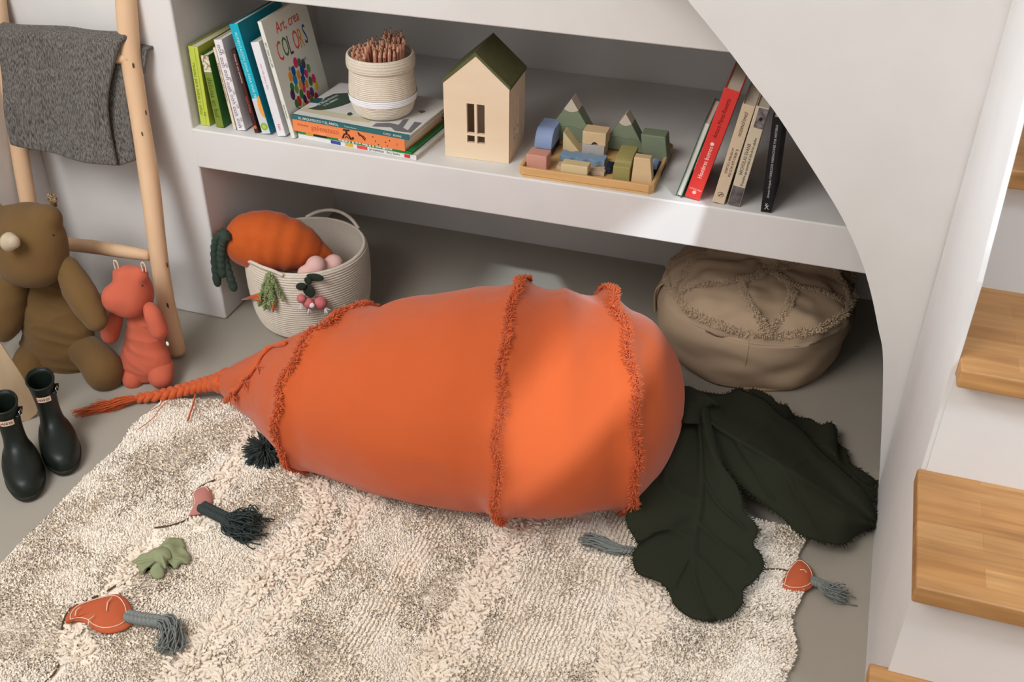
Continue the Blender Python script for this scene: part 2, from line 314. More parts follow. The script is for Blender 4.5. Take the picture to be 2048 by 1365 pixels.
# ---------------------------------------------------------------- board at the left edge
PLY = mat('pale_plywood', (216, 190, 156), .6, 'n', (204, 176, 140), 10, .05, .001, stretch=(6, 6, .7))
a = [pz(55, 838, 0), px(20, 775, 1, 1.405), px(-30, 700, 1, 1.38), px(-95, 610, 1, 1.35)]
cen = cr(a, 24); Rg = []
for i, c in enumerate(cen):
    w = .026*min(1, math.sqrt(max(1-(1-min(i/4, 1))**2, .02))) if i < 4 else .026
    t = nrm(cen[min(i+1, 23)]-cen[max(i-1, 0)]); s_ = nrm(np.cross(t, nrm(CC*np.array([1, 1, 0])-c*np.array([1, 1, 0])))); n_ = np.cross(s_, t)
    Rg.append([c+s_*w*1.25*a_+n_*.007*b_ for a_, b_ in ((-1, -1), (-1, 1), (1, 1), (1, -1))])
o = mesh_obj('plywood_board', *rings_mesh(Rg), PLY, smooth=False); recenter(o); tag(o, 'pale plywood board with a rounded foot standing behind the left rubber boot', 'board')
o.location.z = max(o.location.z, .0)
# ---------------------------------------------------------------- carrot bean bag
cb = thing('carrot_bean_bag', 'giant orange carrot shaped bean bag with dark green leaves lying on the cream rug', 'bean bag', (-.6, 1.6, .012))
RUGZ = .014
RS = [(-1.2181, 1.6282, .028, 104, .95, .03), (-1.157, 1.626, .060, 88, .93, .018), (-1.0887, 1.6184, .0936, 83.4, .9, .01), (-.995, 1.598, .143, 80, .87, 0), (-.8983, 1.5821, .187, 78.7, .85, 0), (-.80, 1.577, .211, 86, .85, 0), (-.696, 1.5751, .227, 94.7, .85, 0), (-.605, 1.584, .240, 98, .87, 0),
      (-.5136, 1.6008, .249, 101, .88, 0), (-.4189, 1.6279, .2423, 106, .88, 0), (-.3251, 1.6829, .224, 114, .88, 0), (-.2535, 1.7125, .1641, 110, .95, .035), (-.2083, 1.7412, .0871, 108, .95, .10), (-.196, 1.748, .04, 107, .95, .145), (-.192, 1.752, .008, 107, .95, .175)]
def cring(v, K=112, g=0.0):
    cx, cy, a, ph, k, lift = v; ph = R(ph); n = np.array([math.cos(ph), math.sin(ph), 0]); h = 2*a*k; t = np.linspace(0, 2*PI, K+1)[:-1]; c, s = np.cos(t), np.sin(t)
    zz = h/2+h/2*np.sign(s)*np.abs(s)**np.where(s < 0, .75, 1.); return np.array([cx, cy, max(lift, 0)])+np.outer((a+g)*c, n)+np.outer(zz+g*s, [0, 0, 1])
RSi = cr(RS, 113)
seam_t = [4/14, 8/14, 10/14]
rg = []
for i, v in enumerate(RSi):
    t = i/112; P = cring(v); ph = R(v[3]); n = np.array([math.cos(ph), math.sin(ph), 0]); K = len(P)
    C0 = P.mean(0); N_ = nrm(P-C0); dsm = min(abs(t-s) for s in seam_t)*14
    Nz = np.clip(N_[:, 2]*1.5, 0, 1); puff = (.012+.006*(t > .65))*math.exp(-(dsm/.15)**2)-Nz*(.008+.010*math.exp(-((t*14-9.1)/.7)**2))*math.exp(-((dsm-.5)/.4)**2) if 0.1 < t < .93 else 0
    d = np.array([.009*noise.noise(Vector(p)*6)+.0065*noise.noise(Vector((p[0]*24, p[1]*5, p[2]*5)))*math.exp(-(dsm/.6)**2)*1.6+.0026*noise.noise(Vector(p)*24) for p in P.tolist()])*min(1, v[2]/.1)
    Q = P+N_*(puff+d)[:, None]; Q[:, 2] = np.maximum(Q[:, 2], RUGZ); rg.append(Q)
mesh_obj('body', *rings_mesh(rg), ORANGE, cb)
def fringe(name, path, nor, parent, m, per=9, ln=.011, rad=.0016, width=.010, out=.35, K=4):
    """frayed seam: a dense line of curled yarn ends standing on a surface path"""
    P = []; D0 = []; D1 = []
    T_ = nrm(np.roll(path, -1, 0)-np.roll(path, 1, 0)); B_ = np.cross(nor, T_)
    for p, n, t, b in zip(path, nor, T_, B_):
        for k in range(per):
            s = RNG.uniform(-1, 1); q = p+b*s*width*.35+t*RNG.uniform(-.5, .5)*.012-n*.002
            d = n*out*RNG.uniform(.6, 2.2)+b*s*1.0+RNG.normal(size=3)*.35; P.append(q); D0.append(nrm(d)); D1.append(nrm(d+RNG.normal(size=3)*.9+b*s*.8))
    V, Fc = tufts(P, D0, D1, RNG.uniform(.6, 1.2, len(P))*ln, RNG.uniform(.8, 1.3, len(P))*rad, K, 3, .5)
    return mesh_obj(name, V, Fc, m, parent)
for s in seam_t:
    i0 = int(round(s*112)); P = rg[i0]; n2 = 2; C0 = P.mean(0); Pi = np.concatenate([P, P[:1]]); path = np.array([Pi[j]*(1-f)+Pi[j+1]*f for j in range(len(P)) for f in (0, .5)])
    ax = nrm(rg[i0+1].mean(0)-rg[i0-1].mean(0)); w_ = np.array([.007*noise.noise(Vector((j*.09, s*50, 0)))+.004*math.sin(j*.31+s*9) for j in range(len(path))])
    path = path+ax*w_[:, None]; keep = path[:, 2] > .02; N_ = nrm(path-C0)
    fringe('frayed_seam', path[keep], N_[keep], cb, ORFR, 14, .0105, .00115, .012)
# knotted cord near the tip
i0 = 11; P = rg[i0]; sel = [j for j in range(len(P)) if math.sin(2*PI*j/len(P)) > -.15 or math.cos(2*PI*j/len(P)) < 0]
def surf(xp, yp):                          # nearest body vertex on the camera side to a sight line
    best = None; d = nrm(CM.T @ np.array([(xp-1024)/CF, (yp-682.5)/CF, 1.]))
    A = np.concatenate(rg); w = A-CC; tt = w @ d; dist = np.linalg.norm(w-tt[:, None]*d, axis=1); sc = dist*14+tt; i = int(np.argmin(sc)); return A[i]
kc = [surf(x, y) for x, y in [(572, 690), (545, 697), (528, 712), (515, 735), (503, 752), (492, 760), (478, 778), (463, 786), (452, 800)]]
kc = [p+nrm(p-np.array([p[0], 1.625, .05]))*.006 for p in kc]; kp = cr(kc, 60)
mesh_obj('knotted_cord', *tube(kp, .0055+.0018*np.sin(np.linspace(0, 40, 60)), 8), ORFR, cb)
for (x, y), dx in (((513, 738), (1, .2)), ((490, 765), (.9, .5)), ((468, 785), (.6, .8))):
    p = surf(x, y)+nrm(surf(x, y)-np.array([surf(x, y)[0], 1.62, .05]))*.010; n = 22; e = px(x+30*dx[0], y+26*dx[1], 2, p[2]+.004)-p
    D = nrm(e)[None]+RNG.normal(size=(n, 3))*.28; mesh_obj('frayed_knot', *tufts(np.repeat(p[None], n, 0), D, nrm(D)+RNG.normal(size=(n, 3))*.5+np.array([0, 0, -.15]), RNG.uniform(.022, .036, n), .0013, 4, 4, .8), ORFR, cb)
def braid(name, pts, r, m, parent, turns=9, n=140, k=8, lift=0):
    c = cr(pts, n); T_ = nrm(np.gradient(c, axis=0)); up = np.array([0, 0, 1.]); Sd = nrm(np.cross(T_, up)); Up = np.cross(Sd, T_); rr_ = r if hasattr(r, '__len__') else [r, r]
    rv = np.interp(np.linspace(0, 1, n), np.linspace(0, 1, len(rr_)), rr_); ps = []
    for q in range(3):
        a = np.linspace(0, 2*PI*turns, n)+q*2*PI/3; ps.append(tube(c+Sd*(np.sin(a)*rv*.85)[:, None]+Up*(np.sin(2*a)*rv*.42)[:, None], rv*.62, k))
    return mesh_obj(name, *merge(ps), m, parent)
def tassel(name, p0, pts, r0, r1, m, parent, n=60, th=.0011, ends=True, grav=.02, zmin=None):
    """strands that leave a knot and follow a path, spreading out"""
    c = cr([p0]+list(pts), 14); T_ = nrm(np.gradient(c, axis=0)); Sd = nrm(np.cross(T_, [0, 0, 1.])); Up = np.cross(Sd, T_); ps = []
    for q in range(n):
        a = RNG.uniform(0, 2*PI); rr_ = math.sqrt(RNG.uniform(0, 1)); L_ = RNG.uniform(.8, 1.05); m_ = max(4, int(14*L_)); m_ = min(m_, 14)
        rad = np.interp(np.linspace(0, 1, 14), [0, .3, .8, 1], [r0, r1*.85, r1, r1*.9])*rr_; w = RNG.normal(size=3)*.12*r1; w2 = RNG.uniform(2, 5)
        tt = np.linspace(0, 1, 14); P = c+Sd*(math.cos(a)*rad)[:, None]+Up*(math.sin(a)*rad*.75)[:, None]+np.outer(np.sin(tt*w2*2+a)*tt, w*4)
        if zmin is not None: P[:, 2] = np.maximum(P[:, 2], zmin)
        ps.append(tube(P[:m_], th, 4))
    return mesh_obj(name, *merge(ps), m, parent)
bp = [pz(450, 762, .055), pz(430, 765, .045), pz(385, 775, .03), pz(330, 789, .02), pz(275, 797, .012)]
br = braid('root_braid', bp, [.025, .0165, .013, .0115, .0095], ORFR, cb, 5)
tassel('tassel', pz(277, 797, .012), [pz(250, 802, .016), pz(215, 812, .012), pz(150, 828, .004)], .006, .016, ORFR, cb, 70, .0009, zmin=.001)
for q in ([(392, 783), (386, 810), (375, 842)], [(355, 790), (325, 812), (305, 838), (275, 860)], [(330, 797), (318, 812), (300, 822)], [(446, 795), (440, 806), (437, 814)]):
    P = cr([pz(x, y, .022) for x, y in q], 14); mesh_obj('loose_thread', *tube(P, .0022 if q[0][0] == 392 else .0009, 5), ORFR, cb)
# leaves
def leaf(name, L_, R_, mid, zf, ridge=.012, veins=(), nu=44, nv=90, th=.005, folds=0.0):
    L_ = cr(L_, nv); R_ = cr(R_, nv); M_ = cr(mid, nv); V = []
    for j in range(nv):
        t = j/(nv-1)
        for i in range(nu):
            s = -1+2*i/(nu-1); a = abs(s); e = L_[j] if s < 0 else R_[j]; p = M_[j]*(1-a)+e*a
            z = zf(t, s)+ridge*math.exp(-(a/.05)**2)*(1-t*.7)
            for (t0, sl, sg) in veins:
                if s*sg > 0: z += ridge*.42*math.exp(-((t-t0-sl*a)/.016)**2)*(1 if a > .04 and a < .8 else 0)
            z += folds*noise.noise(Vector((p[0]*.012, p[1]*.012, 3))); V.append(px(p[0], p[1], 2, max(z, .008)))
    Fc = [(j*nu+i, j*nu+i+1, (j+1)*nu+i+1, (j+1)*nu+i) for j in range(nv-1) for i in range(nu-1)]
    o = mesh_obj(name, V, Fc, DKGR, cb); s_ = o.modifiers.new('s', 'SOLIDIFY'); s_.thickness = th; s_.offset = -1
    # frayed rim
    A = np.array(V).reshape(nv, nu, 3); rim = np.concatenate([A[:, 0], A[-1], A[::-1, -1]]); ctr = A[nv//2, nu//2]; rim = cr(rim, 420)
    D = nrm(rim-ctr)+RNG.normal(size=rim.shape)*.7; fr = mesh_obj('frayed_edge', *tufts(rim, D, D+RNG.normal(size=rim.shape), RNG.uniform(.004, .009, len(rim)), .0009, 4, 2, .6), DKGR, o)
    return o
mid1 = [(1388, 800), (1400, 870), (1403, 940), (1400, 1010), (1390, 1060), (1384, 1120), (1395, 1180), (1425, 1236)]
L1 = [(1356, 800), (1352, 850), (1335, 905), (1305, 955), (1262, 1005), (1254, 1045), (1275, 1082), (1279, 1088), (1266, 1112), (1276, 1145), (1320, 1163), (1336, 1180), (1352, 1212), (1385, 1236), (1418, 1241)]
R1 = [(1412, 795), (1422, 845), (1433, 895), (1448, 935), (1470, 965), (1484, 1000), (1487, 1022), (1508, 1045), (1516, 1065), (1506, 1090), (1522, 1110), (1527, 1137), (1505, 1165), (1487, 1180), (1484, 1210), (1455, 1236), (1425, 1241)]
def z1(t, s): return np.interp(t, [0, .12, .35, .6, 1], [.155, .135, .085, .045, .022])+.010*math.exp(-((abs(s)-.55)/.4)**2)*(1-t)+.012*(1-abs(s))*(1-t*.5)
leaf('leaf', L1, R1, mid1, z1, .016, [(.42, -.28, -1), (.62, -.26, -1), (.30, .25, 1), (.52, .22, 1), (.68, .22, 1), (.68, .14, -1)])
mid2 = [(1400, 830), (1450, 865), (1520, 905), (1600, 950), (1670, 995), (1740, 1045)]
L2 = [(1404, 868), (1420, 915), (1450, 950), (1492, 982), (1530, 1010), (1566, 1036), (1595, 1066), (1640, 1083), (1685, 1090), (1712, 1072), (1748, 1056)]
R2 = [(1395, 792), (1450, 790), (1476, 779), (1490, 782), (1530, 800), (1560, 828), (1600, 856), (1640, 900), (1690, 945), (1730, 985), (1753, 1030)]
def z2(t, s): return np.interp(t, [0, .15, .5, .85, 1], [.15, .125, .10, .07, .045])+(-.045*abs(s)**2 if s < 0 else -.02*abs(s)**2)*np.interp(t, [0, .2, 1], [.2, 1, .8])+.012*math.sin(s*5+t*4)*(1-abs(s))
leaf('leaf', L2, R2, mid2, z2, .013, [(.25, .25, -1), (.5, .22, -1), (.3, .2, 1), (.55, .18, 1)], folds=.01)
mid3 = [(1420, 800), (1500, 815), (1570, 850), (1640, 910), (1700, 950), (1745, 980)]
L3 = [(1420, 840), (1500, 880), (1570, 915), (1640, 960), (1700, 1000), (1750, 1003)]
R3 = [(1400, 783), (1450, 789), (1474, 778), (1482, 792), (1505, 778), (1540, 792), (1556, 808), (1575, 812), (1590, 832), (1620, 838), (1640, 850), (1662, 846), (1674, 862), (1672, 884), (1692, 900), (1700, 925), (1730, 945), (1752, 962)]
def z3(t, s): return np.interp(t, [0, .2, .6, 1], [.11, .085, .055, .03])-(.03*s if s > 0 else 0)*(1-t*.5)+.008*math.sin(t*22)*(s > .3)
leaf('leaf', L3, R3, mid3, z3, .01, [(.3, .2, 1), (.55, .2, 1)], folds=.012)
# folded collar where the leaves are gathered
Lc = [(1352, 845), (1350, 815), (1358, 782), (1378, 777)]; Rc = [(1395, 850), (1400, 822), (1425, 808), (1438, 812)]; Mc = [(1374, 848), (1376, 820), (1392, 797), (1410, 793)]
leaf('leaf_collar', Lc, Rc, Mc, lambda t, s: .165+.02*(1-s*s)-.02*t, .0, (), 20, 30)
# ---------------------------------------------------------------- rug
rug = thing('cream_rug', 'cream cotton rug with tufted bands and pockets spread under the giant carrot', 'rug', (-.63, 1.2, 0))
def left_x(y): return -1.357+.010*noise.noise(Vector((y*9, 2, 0)))+.02*max(0, y-1.50)*-.5
def right_x(y): return .096+.010*noise.noise(Vector((y*8, 7, 0)))+.006*math.sin(y*40)
def top_y(x): return 1.585+.035*min(1, max(0, (x+1.36)/.12))+.008*noise.noise(Vector((x*6, 1, 0)))
Y0 = .60
ol = [(left_x(y), y) for y in np.linspace(Y0, 1.575, 60)]+[(x, top_y(x)) for x in np.linspace(-1.352, .10, 70)]+[(right_x(y), y) for y in np.linspace(1.59, Y0, 60)]
V, Fc = prism(ol, 'z', .001, .009); mesh_obj('backing', V, Fc, RUGB, rug, smooth=False)
def pl(q): return np.array([pz(x, y, .02)[:2] for x, y in q])
slit = pl([(470, 900), (425, 963), (396, 1020), (369, 1040), (309, 1052), (273, 1143), (213, 1184), (126, 1245), (113, 1341), (80, 1380)])
slit2 = pl([(1520, 1140), (1555, 1139), (1600, 1150)])
bands = [(pl([(515, 850), (440, 960), (400, 1045)]), .022), (pl([(300, 1085), (230, 1165), (140, 1250), (165, 1310)]), .020), (pl([(610, 930), (640, 1010), (560, 1110), (470, 1210), (380, 1330), (330, 1400)]), .030), (pl([(730, 985), (690, 1070), (570, 1200), (480, 1320), (420, 1400)]), .022), (pl([(1050, 1030), (1000, 1110), (950, 1190), (900, 1280), (830, 1390)]), .036),
         (pl([(1290, 1150), (1300, 1210), (1245, 1290), (1235, 1380)]), .040)]
def dseg(P, pts):                          # distance of many points to a polyline
    D = np.full(len(P), 9.)
    for a, b in zip(pts[:-1], pts[1:]):
        t = np.clip(((P-a) @ (b-a))/((b-a) @ (b-a)), 0, 1); D = np.minimum(D, np.linalg.norm(P-a-t[:, None]*(b-a), axis=1))
    return D
sp = .0035
gx, gy = np.meshgrid(np.arange(-1.375, .115, sp), np.arange(Y0, 1.63, sp)); P = np.stack([gx.ravel(), gy.ravel()], 1)
rib = (np.abs(P[:, 0]-(-.315-(1.4-P[:, 1])*.10)) < .085)|(np.abs(P[:, 0]-(-.60-(1.4-P[:, 1])*.12)) < .03)
jit = RNG.uniform(-1, 1, P.shape)*sp*.55; P = P+jit
P[rib, 0] = np.round((P[rib, 0]+.0018*np.sin(P[rib, 1]*60)+.002*np.sin(P[rib, 1]*23+P[rib, 0]*9))/.0085)*.0085+jit[rib, 0]*.8-.0018*np.sin(P[rib, 1]*60)
lx = np.interp(P[:, 1], np.linspace(.7, 1.7, 200), [left_x(y) for y in np.linspace(.7, 1.7, 200)]); rx = np.interp(P[:, 1], np.linspace(.7, 1.7, 200), [right_x(y) for y in np.linspace(.7, 1.7, 200)])
ty = np.interp(P[:, 0], np.linspace(-1.4, .12, 200), [top_y(x) for x in np.linspace(-1.4, .12, 200)])
ok = (P[:, 0] > lx) & (P[:, 0] < rx) & (P[:, 1] < ty)
hid = (P[:, 0] > -.88) & (P[:, 0] < -.32) & (P[:, 1] > 1.50); ok &= ~hid
ds = dseg(P, slit); ok &= ~((ds < .0035+.0025*np.sin(P[:, 1]*90)) & (P[:, 0] < 9)); ok &= dseg(P, slit2) > .003
db = np.min([dseg(P, b)-w for b, w in bands], 0); ok &= ~((db < 0) & (RNG.uniform(0, 1, len(P)) < .8))
P = P[ok]; db = db[ok]; rib = rib[ok]; N = len(P)
def vn(P, s, o=0): return np.array([noise.noise(Vector((x*s, y*s, o))) for x, y in P.tolist()])
low = vn(P, 5.5, 3); mid_ = vn(P, 16, 8); flow = vn(P, 7, 20)*3.2+vn(P, 30, 4)*1.5
ang = flow+RNG.normal(size=N)*.5; tilt = np.where(low > .10, .55, .30)+mid_*.2
D0 = np.stack([np.cos(ang)*tilt*.5, np.sin(ang)*tilt*.5, np.ones(N)], 1); D1 = np.stack([np.cos(ang)*tilt*2.0, np.sin(ang)*tilt*2.0, np.ones(N)*.55], 1)+RNG.normal(size=(N, 3))*.25
edge = np.minimum(np.minimum(P[:, 0]-np.interp(P[:, 1], [.7, 1.7], [-1.357, -1.357]), .096-P[:, 0]), 9)
ln = (.0070+.0028*mid_+.003*low)*RNG.uniform(.8, 1.15, N); ln[rib] *= 1.05
V, Fc = tufts(np.c_[P, np.full(N, .0075)], D0, D1, ln, RNG.uniform(.0019, .0027, N), 3, 2, .75)
o = mesh_obj('pile', V, Fc, RUGM, rug, smooth=True); o['kind'] = 'stuff'
BP = []; BD = []; BE = []
for pts, w in bands:
    L_ = np.linalg.norm(np.diff(pts, axis=0), axis=1).sum(); n = int(L_*w*2/(.0068**2)); c = cr(pts, 200); T_ = nrm(np.gradient(c, axis=0)); idx = RNG.integers(0, 200, n); off = RNG.uniform(-1, 1, n)
    wv = w*(1+.35*np.sin(np.linspace(0, 14, 200)+w*90))[idx]; Nn = np.stack([-T_[:, 1], T_[:, 0]], 1)[idx]; q = c[idx]+Nn*(off*wv)[:, None]; BP.append(np.c_[q, np.full(n, .009)])
    sg = np.sign(off)*np.abs(off)**.3; d = np.c_[Nn*sg[:, None]*.9+T_[idx]*RNG.normal(size=(n, 1))*.9, RNG.uniform(.35, .9, n)]; BD.append(d); BE.append(np.c_[d[:, :2]*1.3+RNG.normal(size=(n, 2))*.8, RNG.uniform(-.35, .25, n)])
BP, BD, BE = map(np.concatenate, (BP, BD, BE)); k_ = (dseg(BP[:, :2], slit) > .0048) & (BP[:, 0] > -1.35) & (BP[:, 0] < .08) & (BP[:, 1] > Y0)
V, Fc = tufts(BP[k_], BD[k_], BE[k_], RNG.uniform(.011, .018, k_.sum()), RNG.uniform(.0026, .0036, k_.sum()), 6, 4, .82)
o = mesh_obj('looped_yarn', V, Fc, mat('cream_loops', (242, 229, 212), .95, 'n', (237, 221, 201), 20, .3, .001), rug); o['kind'] = 'stuff'; RUG_TUFTS = N
SLM = mat('pocket_shadow_brown', (92, 72, 56), 1)  # dark tubes below stand in for the shade inside the pocket slits
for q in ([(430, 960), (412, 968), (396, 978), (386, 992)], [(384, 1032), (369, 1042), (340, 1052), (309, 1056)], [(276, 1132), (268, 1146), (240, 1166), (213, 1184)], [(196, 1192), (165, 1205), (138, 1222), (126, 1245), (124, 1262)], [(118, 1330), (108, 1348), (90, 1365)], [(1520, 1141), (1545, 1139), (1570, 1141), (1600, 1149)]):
    mesh_obj('pocket_gap_shade', *tube(cr([pz(x, y, .0125) for x, y in q], 30), .0018, 5), SLM, rug)

# ---------------------------------------------------------------- felt vegetables tucked in the rug
FELTO = mat('rust_felt', (198, 98, 62), .95, 'weave', None, 330, .3, .0008); FELTP = mat('dusty_pink_felt', (196, 132, 122), .95, 'weave', None, 330, .3, .0008)
FELTG = mat('sage_felt', (150, 156, 118), .95, 'weave', None, 330, .3, .0008); YGREY = mat('grey_yarn', (128, 132, 128), .95, 'n', None, 200, .3, .001); YDK = mat('dark_teal_yarn', (56, 64, 62), .95, 'n', None, 200, .3, .001)
STW = col('cream_stitching', (240, 214, 190), .9)
def puff(name, poly, z0, h, m, parent, n=72, rr=12, wav=0.0, c=None):
    A = np.array([pz(x, y, z0)[:2] for x, y in poly]); A = np.concatenate([A, A[:1]]); A = cr(A, n+1)[:-1]; c = A.mean(0) if c is None else pz(*c, z0)[:2]; V = []; Rg = []
    for i in range(rr+1):
        f = i/rr; q = c+(A-c)*max(f, .01); zz = z0+h*(1-f**2.5)+wav*np.array([noise.noise(Vector((x*45, y*45, 1))) for x, y in q])*(1 if i < rr else .8); Rg.append(np.c_[q, zz])
    Rb = [np.c_[c+(A-c)*max(f, .01), np.full(n, z0-.003)] for f in (1, .5, 0)]
    return mesh_obj(name, *rings_mesh(Rg+Rb), m, parent), Rg
def stitch(path3, parent, r=.0008): return mesh_obj('stitching', *tube(path3, r, 5), STW, parent)
# carrot at the lower left
t = thing('toy_carrot', 'flat rust felt carrot with cream stitching and grey tassel near the lower left picture corner', 'toy vegetable', pz(200, 1230, .02))
b, Rg = puff('body', [(131, 1246), (133, 1232), (150, 1213), (190, 1198), (232, 1189), (252, 1198), (264, 1222), (262, 1248), (240, 1262), (210, 1266), (186, 1258), (170, 1245), (148, 1242)], .021, .012, FELTO, t)
q = Rg[10].copy(); q[:, 2] += .0012; stitch(np.concatenate([q, q[:1]]), b)
for s in ([(224, 1195), (215, 1205), (213, 1222)], [(160, 1215), (152, 1222), (150, 1232)], [(189, 1232), (178, 1240), (176, 1252)]): stitch([pz(x, y, .036) for x, y in s], b, .0009)
braid('braided_stalk', [pz(254, 1232, .03), pz(285, 1239, .030), pz(318, 1243, .030)], .0085, YGREY, t, 3, 60)
tassel('tassel', pz(314, 1240, .03), [pz(336, 1248, .032), pz(342, 1275, .028), pz(338, 1306, .020)], .006, .019, YGREY, t, 80, .0013, zmin=.018)
# radish
t = thing('toy_radish', 'dusty pink felt radish with a thick dark green tassel lying across the rug', 'toy vegetable', pz(420, 1010, .02))
b, Rg = puff('body', [(378, 1031), (388, 1010), (385, 992), (392, 980), (411, 973), (422, 984), (424, 1003), (416, 1018), (402, 1027)], .019, .010, FELTP, t)
q = Rg[10].copy(); q[:, 2] += .001; stitch(q[2:40], b)
braid('braided_stalk', [pz(404, 1014, .03), pz(428, 1026, .032), pz(458, 1041, .032)], .0095, YDK, t, 4, 70)
tassel('tassel', pz(452, 1037, .032), [pz(472, 1046, .034), pz(495, 1054, .030), pz(516, 1062, .020)], .009, .034, YDK, t, 170, .0013, zmin=.018)
# leaf
t = thing('toy_leaf', 'sage green felt leaf crumpled on the rug between the radish and the orange carrot', 'toy vegetable', pz(320, 1115, .02))
b, Rg = puff('body', [(262, 1122), (278, 1112), (292, 1108), (306, 1100), (325, 1086), (345, 1076), (364, 1079), (370, 1092), (368, 1100), (380, 1110), (376, 1126), (360, 1127), (350, 1137), (338, 1127), (330, 1138), (326, 1152), (312, 1157), (300, 1149), (304, 1139), (296, 1134), (286, 1147), (276, 1138), (274, 1128)], .020, .012, FELTG, t, 110, 12, .012)
q = Rg[5].copy(); q[:, 2] += .001; mesh_obj('vein', *tube([pz(272, 1124, .033), pz(300, 1118, .042), pz(318, 1126, .044), pz(322, 1136, .036)], .0009, 5), FELTG, b)
puff('lobe', [(303, 1104), (322, 1094), (338, 1100), (342, 1114), (333, 1121), (331, 1136), (318, 1127), (306, 1118)], .033, .007, FELTG, t, 60, 8, .006)
# dark pompom half under the bean bag
t = thing('toy_radish', 'dark green yarn tassel of a toy vegetable poking out from under the carrot bean bag', 'toy vegetable', pz(530, 905, .02))
c = pz(532, 898, .030); n = 420; d = nrm(RNG.normal(size=(n, 3))*np.array([1, .8, .5])+np.array([-.3, -.3, .35])); d[:, 2] = np.abs(d[:, 2])
mesh_obj('tassel', *tufts(np.repeat(c[None], n, 0)+d*.004-np.array([0, 0, .008]), d, d+np.array([0, 0, -.9])+RNG.normal(size=(n, 3))*.3, RNG.uniform(.036, .052, n), .0015, 5, 5, .8), YDK, t)
# grey tassel under the front leaf
t = thing('toy_carrot', 'grey yarn tassel of a toy vegetable showing beside the front leaf of the bean bag', 'toy vegetable', pz(1210, 1090, .02))
braid('braided_stalk', [pz(1300, 1104, .026), pz(1272, 1102, .028), pz(1240, 1099, .028)], .006, YGREY, t, 3, 40)
tassel('tassel', pz(1248, 1100, .028), [pz(1220, 1094, .030), pz(1190, 1082, .028), pz(1162, 1080, .022)], .006, .014, YGREY, t, 75, .0013, zmin=.018)
# carrot at the right edge
t = thing('toy_carrot', 'rust orange felt carrot with grey tassel poking out past the right edge of the rug', 'toy vegetable', pz(1610, 1160, .0))
b, Rg = puff('body', [(1562, 1178), (1580, 1184), (1606, 1183), (1626, 1172), (1628, 1152), (1618, 1132), (1600, 1119), (1585, 1128), (1570, 1150)], .012, .011, FELTO, t)
q = Rg[10].copy(); q[:, 2] += .001; stitch(np.concatenate([q, q[:1]]), b)
stitch([pz(1600, 1140, .025), pz(1608, 1140, .024), pz(1614, 1146, .022)], b)
braid('braided_stalk', [pz(1624, 1162, .018), pz(1640, 1168, .016), pz(1655, 1176, .013)], .007, YGREY, t, 2, 40)
tassel('tassel', pz(1632, 1162, .014), [pz(1655, 1178, .014), pz(1675, 1186, .016), pz(1696, 1192, .010)], .006, .017, YGREY, t, 60, .0012, zmin=.0015)

# ---------------------------------------------------------------- pouf
pf = thing('floor_pouf', 'round taupe canvas floor pouf with frayed seams standing under the shelf', 'pouf', (-.105, 2.27, 0))
pc = np.array([-.105, 2.27]); prof = cr([(.03, .0), (.19, .0), (.216, .012), (.230, .05), (.236, .095), (.235, .14), (.226, .175), (.205, .205), (.165, .228), (.11, .240), (.05, .244), (.004, .245)], 60); Rg = []
def pouf_p(r, z, a):
    d = Vector((math.cos(a)*r*6, math.sin(a)*r*6, z*8)); w = .010*noise.noise(d)+.010*noise.noise(Vector((math.cos(a)*2.2, math.sin(a)*2.2, z*22)))*(z > .005)+(.011*noise.noise(Vector((math.cos(a)*r*16, math.sin(a)*r*34, 2))) if z > .15 else 0)
    zt = z*(1-.10*math.cos(a+PI*.5)*(z > .15)*.6)
    return (pc[0]+(r+w)*math.cos(a), pc[1]+(r+w)*math.sin(a), zt+(w if z > .17 else 0)*(.9))
for r, z in prof: Rg.append([pouf_p(r, z, 2*PI*j/120) for j in range(120)])
mesh_obj('body', *rings_mesh(Rg), POUF, pf)
def on_top(r, a):
    z = float(np.interp(-r, [-.235, -.226, -.205, -.165, -.11, -.05, 0], [.14, .175, .205, .228, .240, .244, .245])); return pouf_p(r, z, a)
FRP = mat('taupe_fray', (196, 172, 144), .95)
for nm, pts in [('rim_seam', [(.222, a) for a in np.linspace(0, 2*PI, 90)])]+[('top_seam', [(r0+(r1-r0)*f, a0+(a1-a0)*f) for f in np.linspace(0, 1, 22)]) for r0, a0, r1, a1 in
        [(.222, -2.6, .10, -1.9), (.10, -1.9, .222, -1.35), (.222, -1.35, .11, -.75), (.11, -.75, .222, -.2), (.222, -.2, .10, .5), (.10, .5, .222, 1.1), (.222, 1.1, .1, 1.9), (.1, 1.9, .222, 2.5), (.222, 2.5, .10, 3.1), (.10, 3.1, .222, 3.68), (.10, -1.9, .03, -1.2), (.11, -.75, .03, -1.0), (.03, -1.1, .10, .5), (.03, -1.1, .10, 3.1)]]:
    path = np.array([on_top(r, a) for r, a in pts]); nz = nrm(np.array([[math.cos(a)*(r > .2)*1.2, math.sin(a)*(r > .2)*1.2, 1] for r, a in pts])); path = cr(path, len(path)*3); nz = nrm(cr(nz, len(path)))
    fringe(nm, path+nz*.002, nz, pf, FRP, 12, .009, .0014, .016, .5)
mesh_obj('side_seam', *tube(cr([pouf_p(float(np.interp(z, [.012, .05, .095, .14, .17], [.207, .227, .237, .236, .228])), z, -1.52) for z in np.linspace(.012, .172, 12)], 24), .0016, 6), POUF, pf)
ap = cr([on_top(.224, 3.45), pouf_p(.243, .155, 3.42), pouf_p(.243, .12, 3.40), pouf_p(.240, .08, 3.40)], 20); mesh_obj('carry_strap', *tube(ap, .010, 8, flat=.25), POUF, pf)

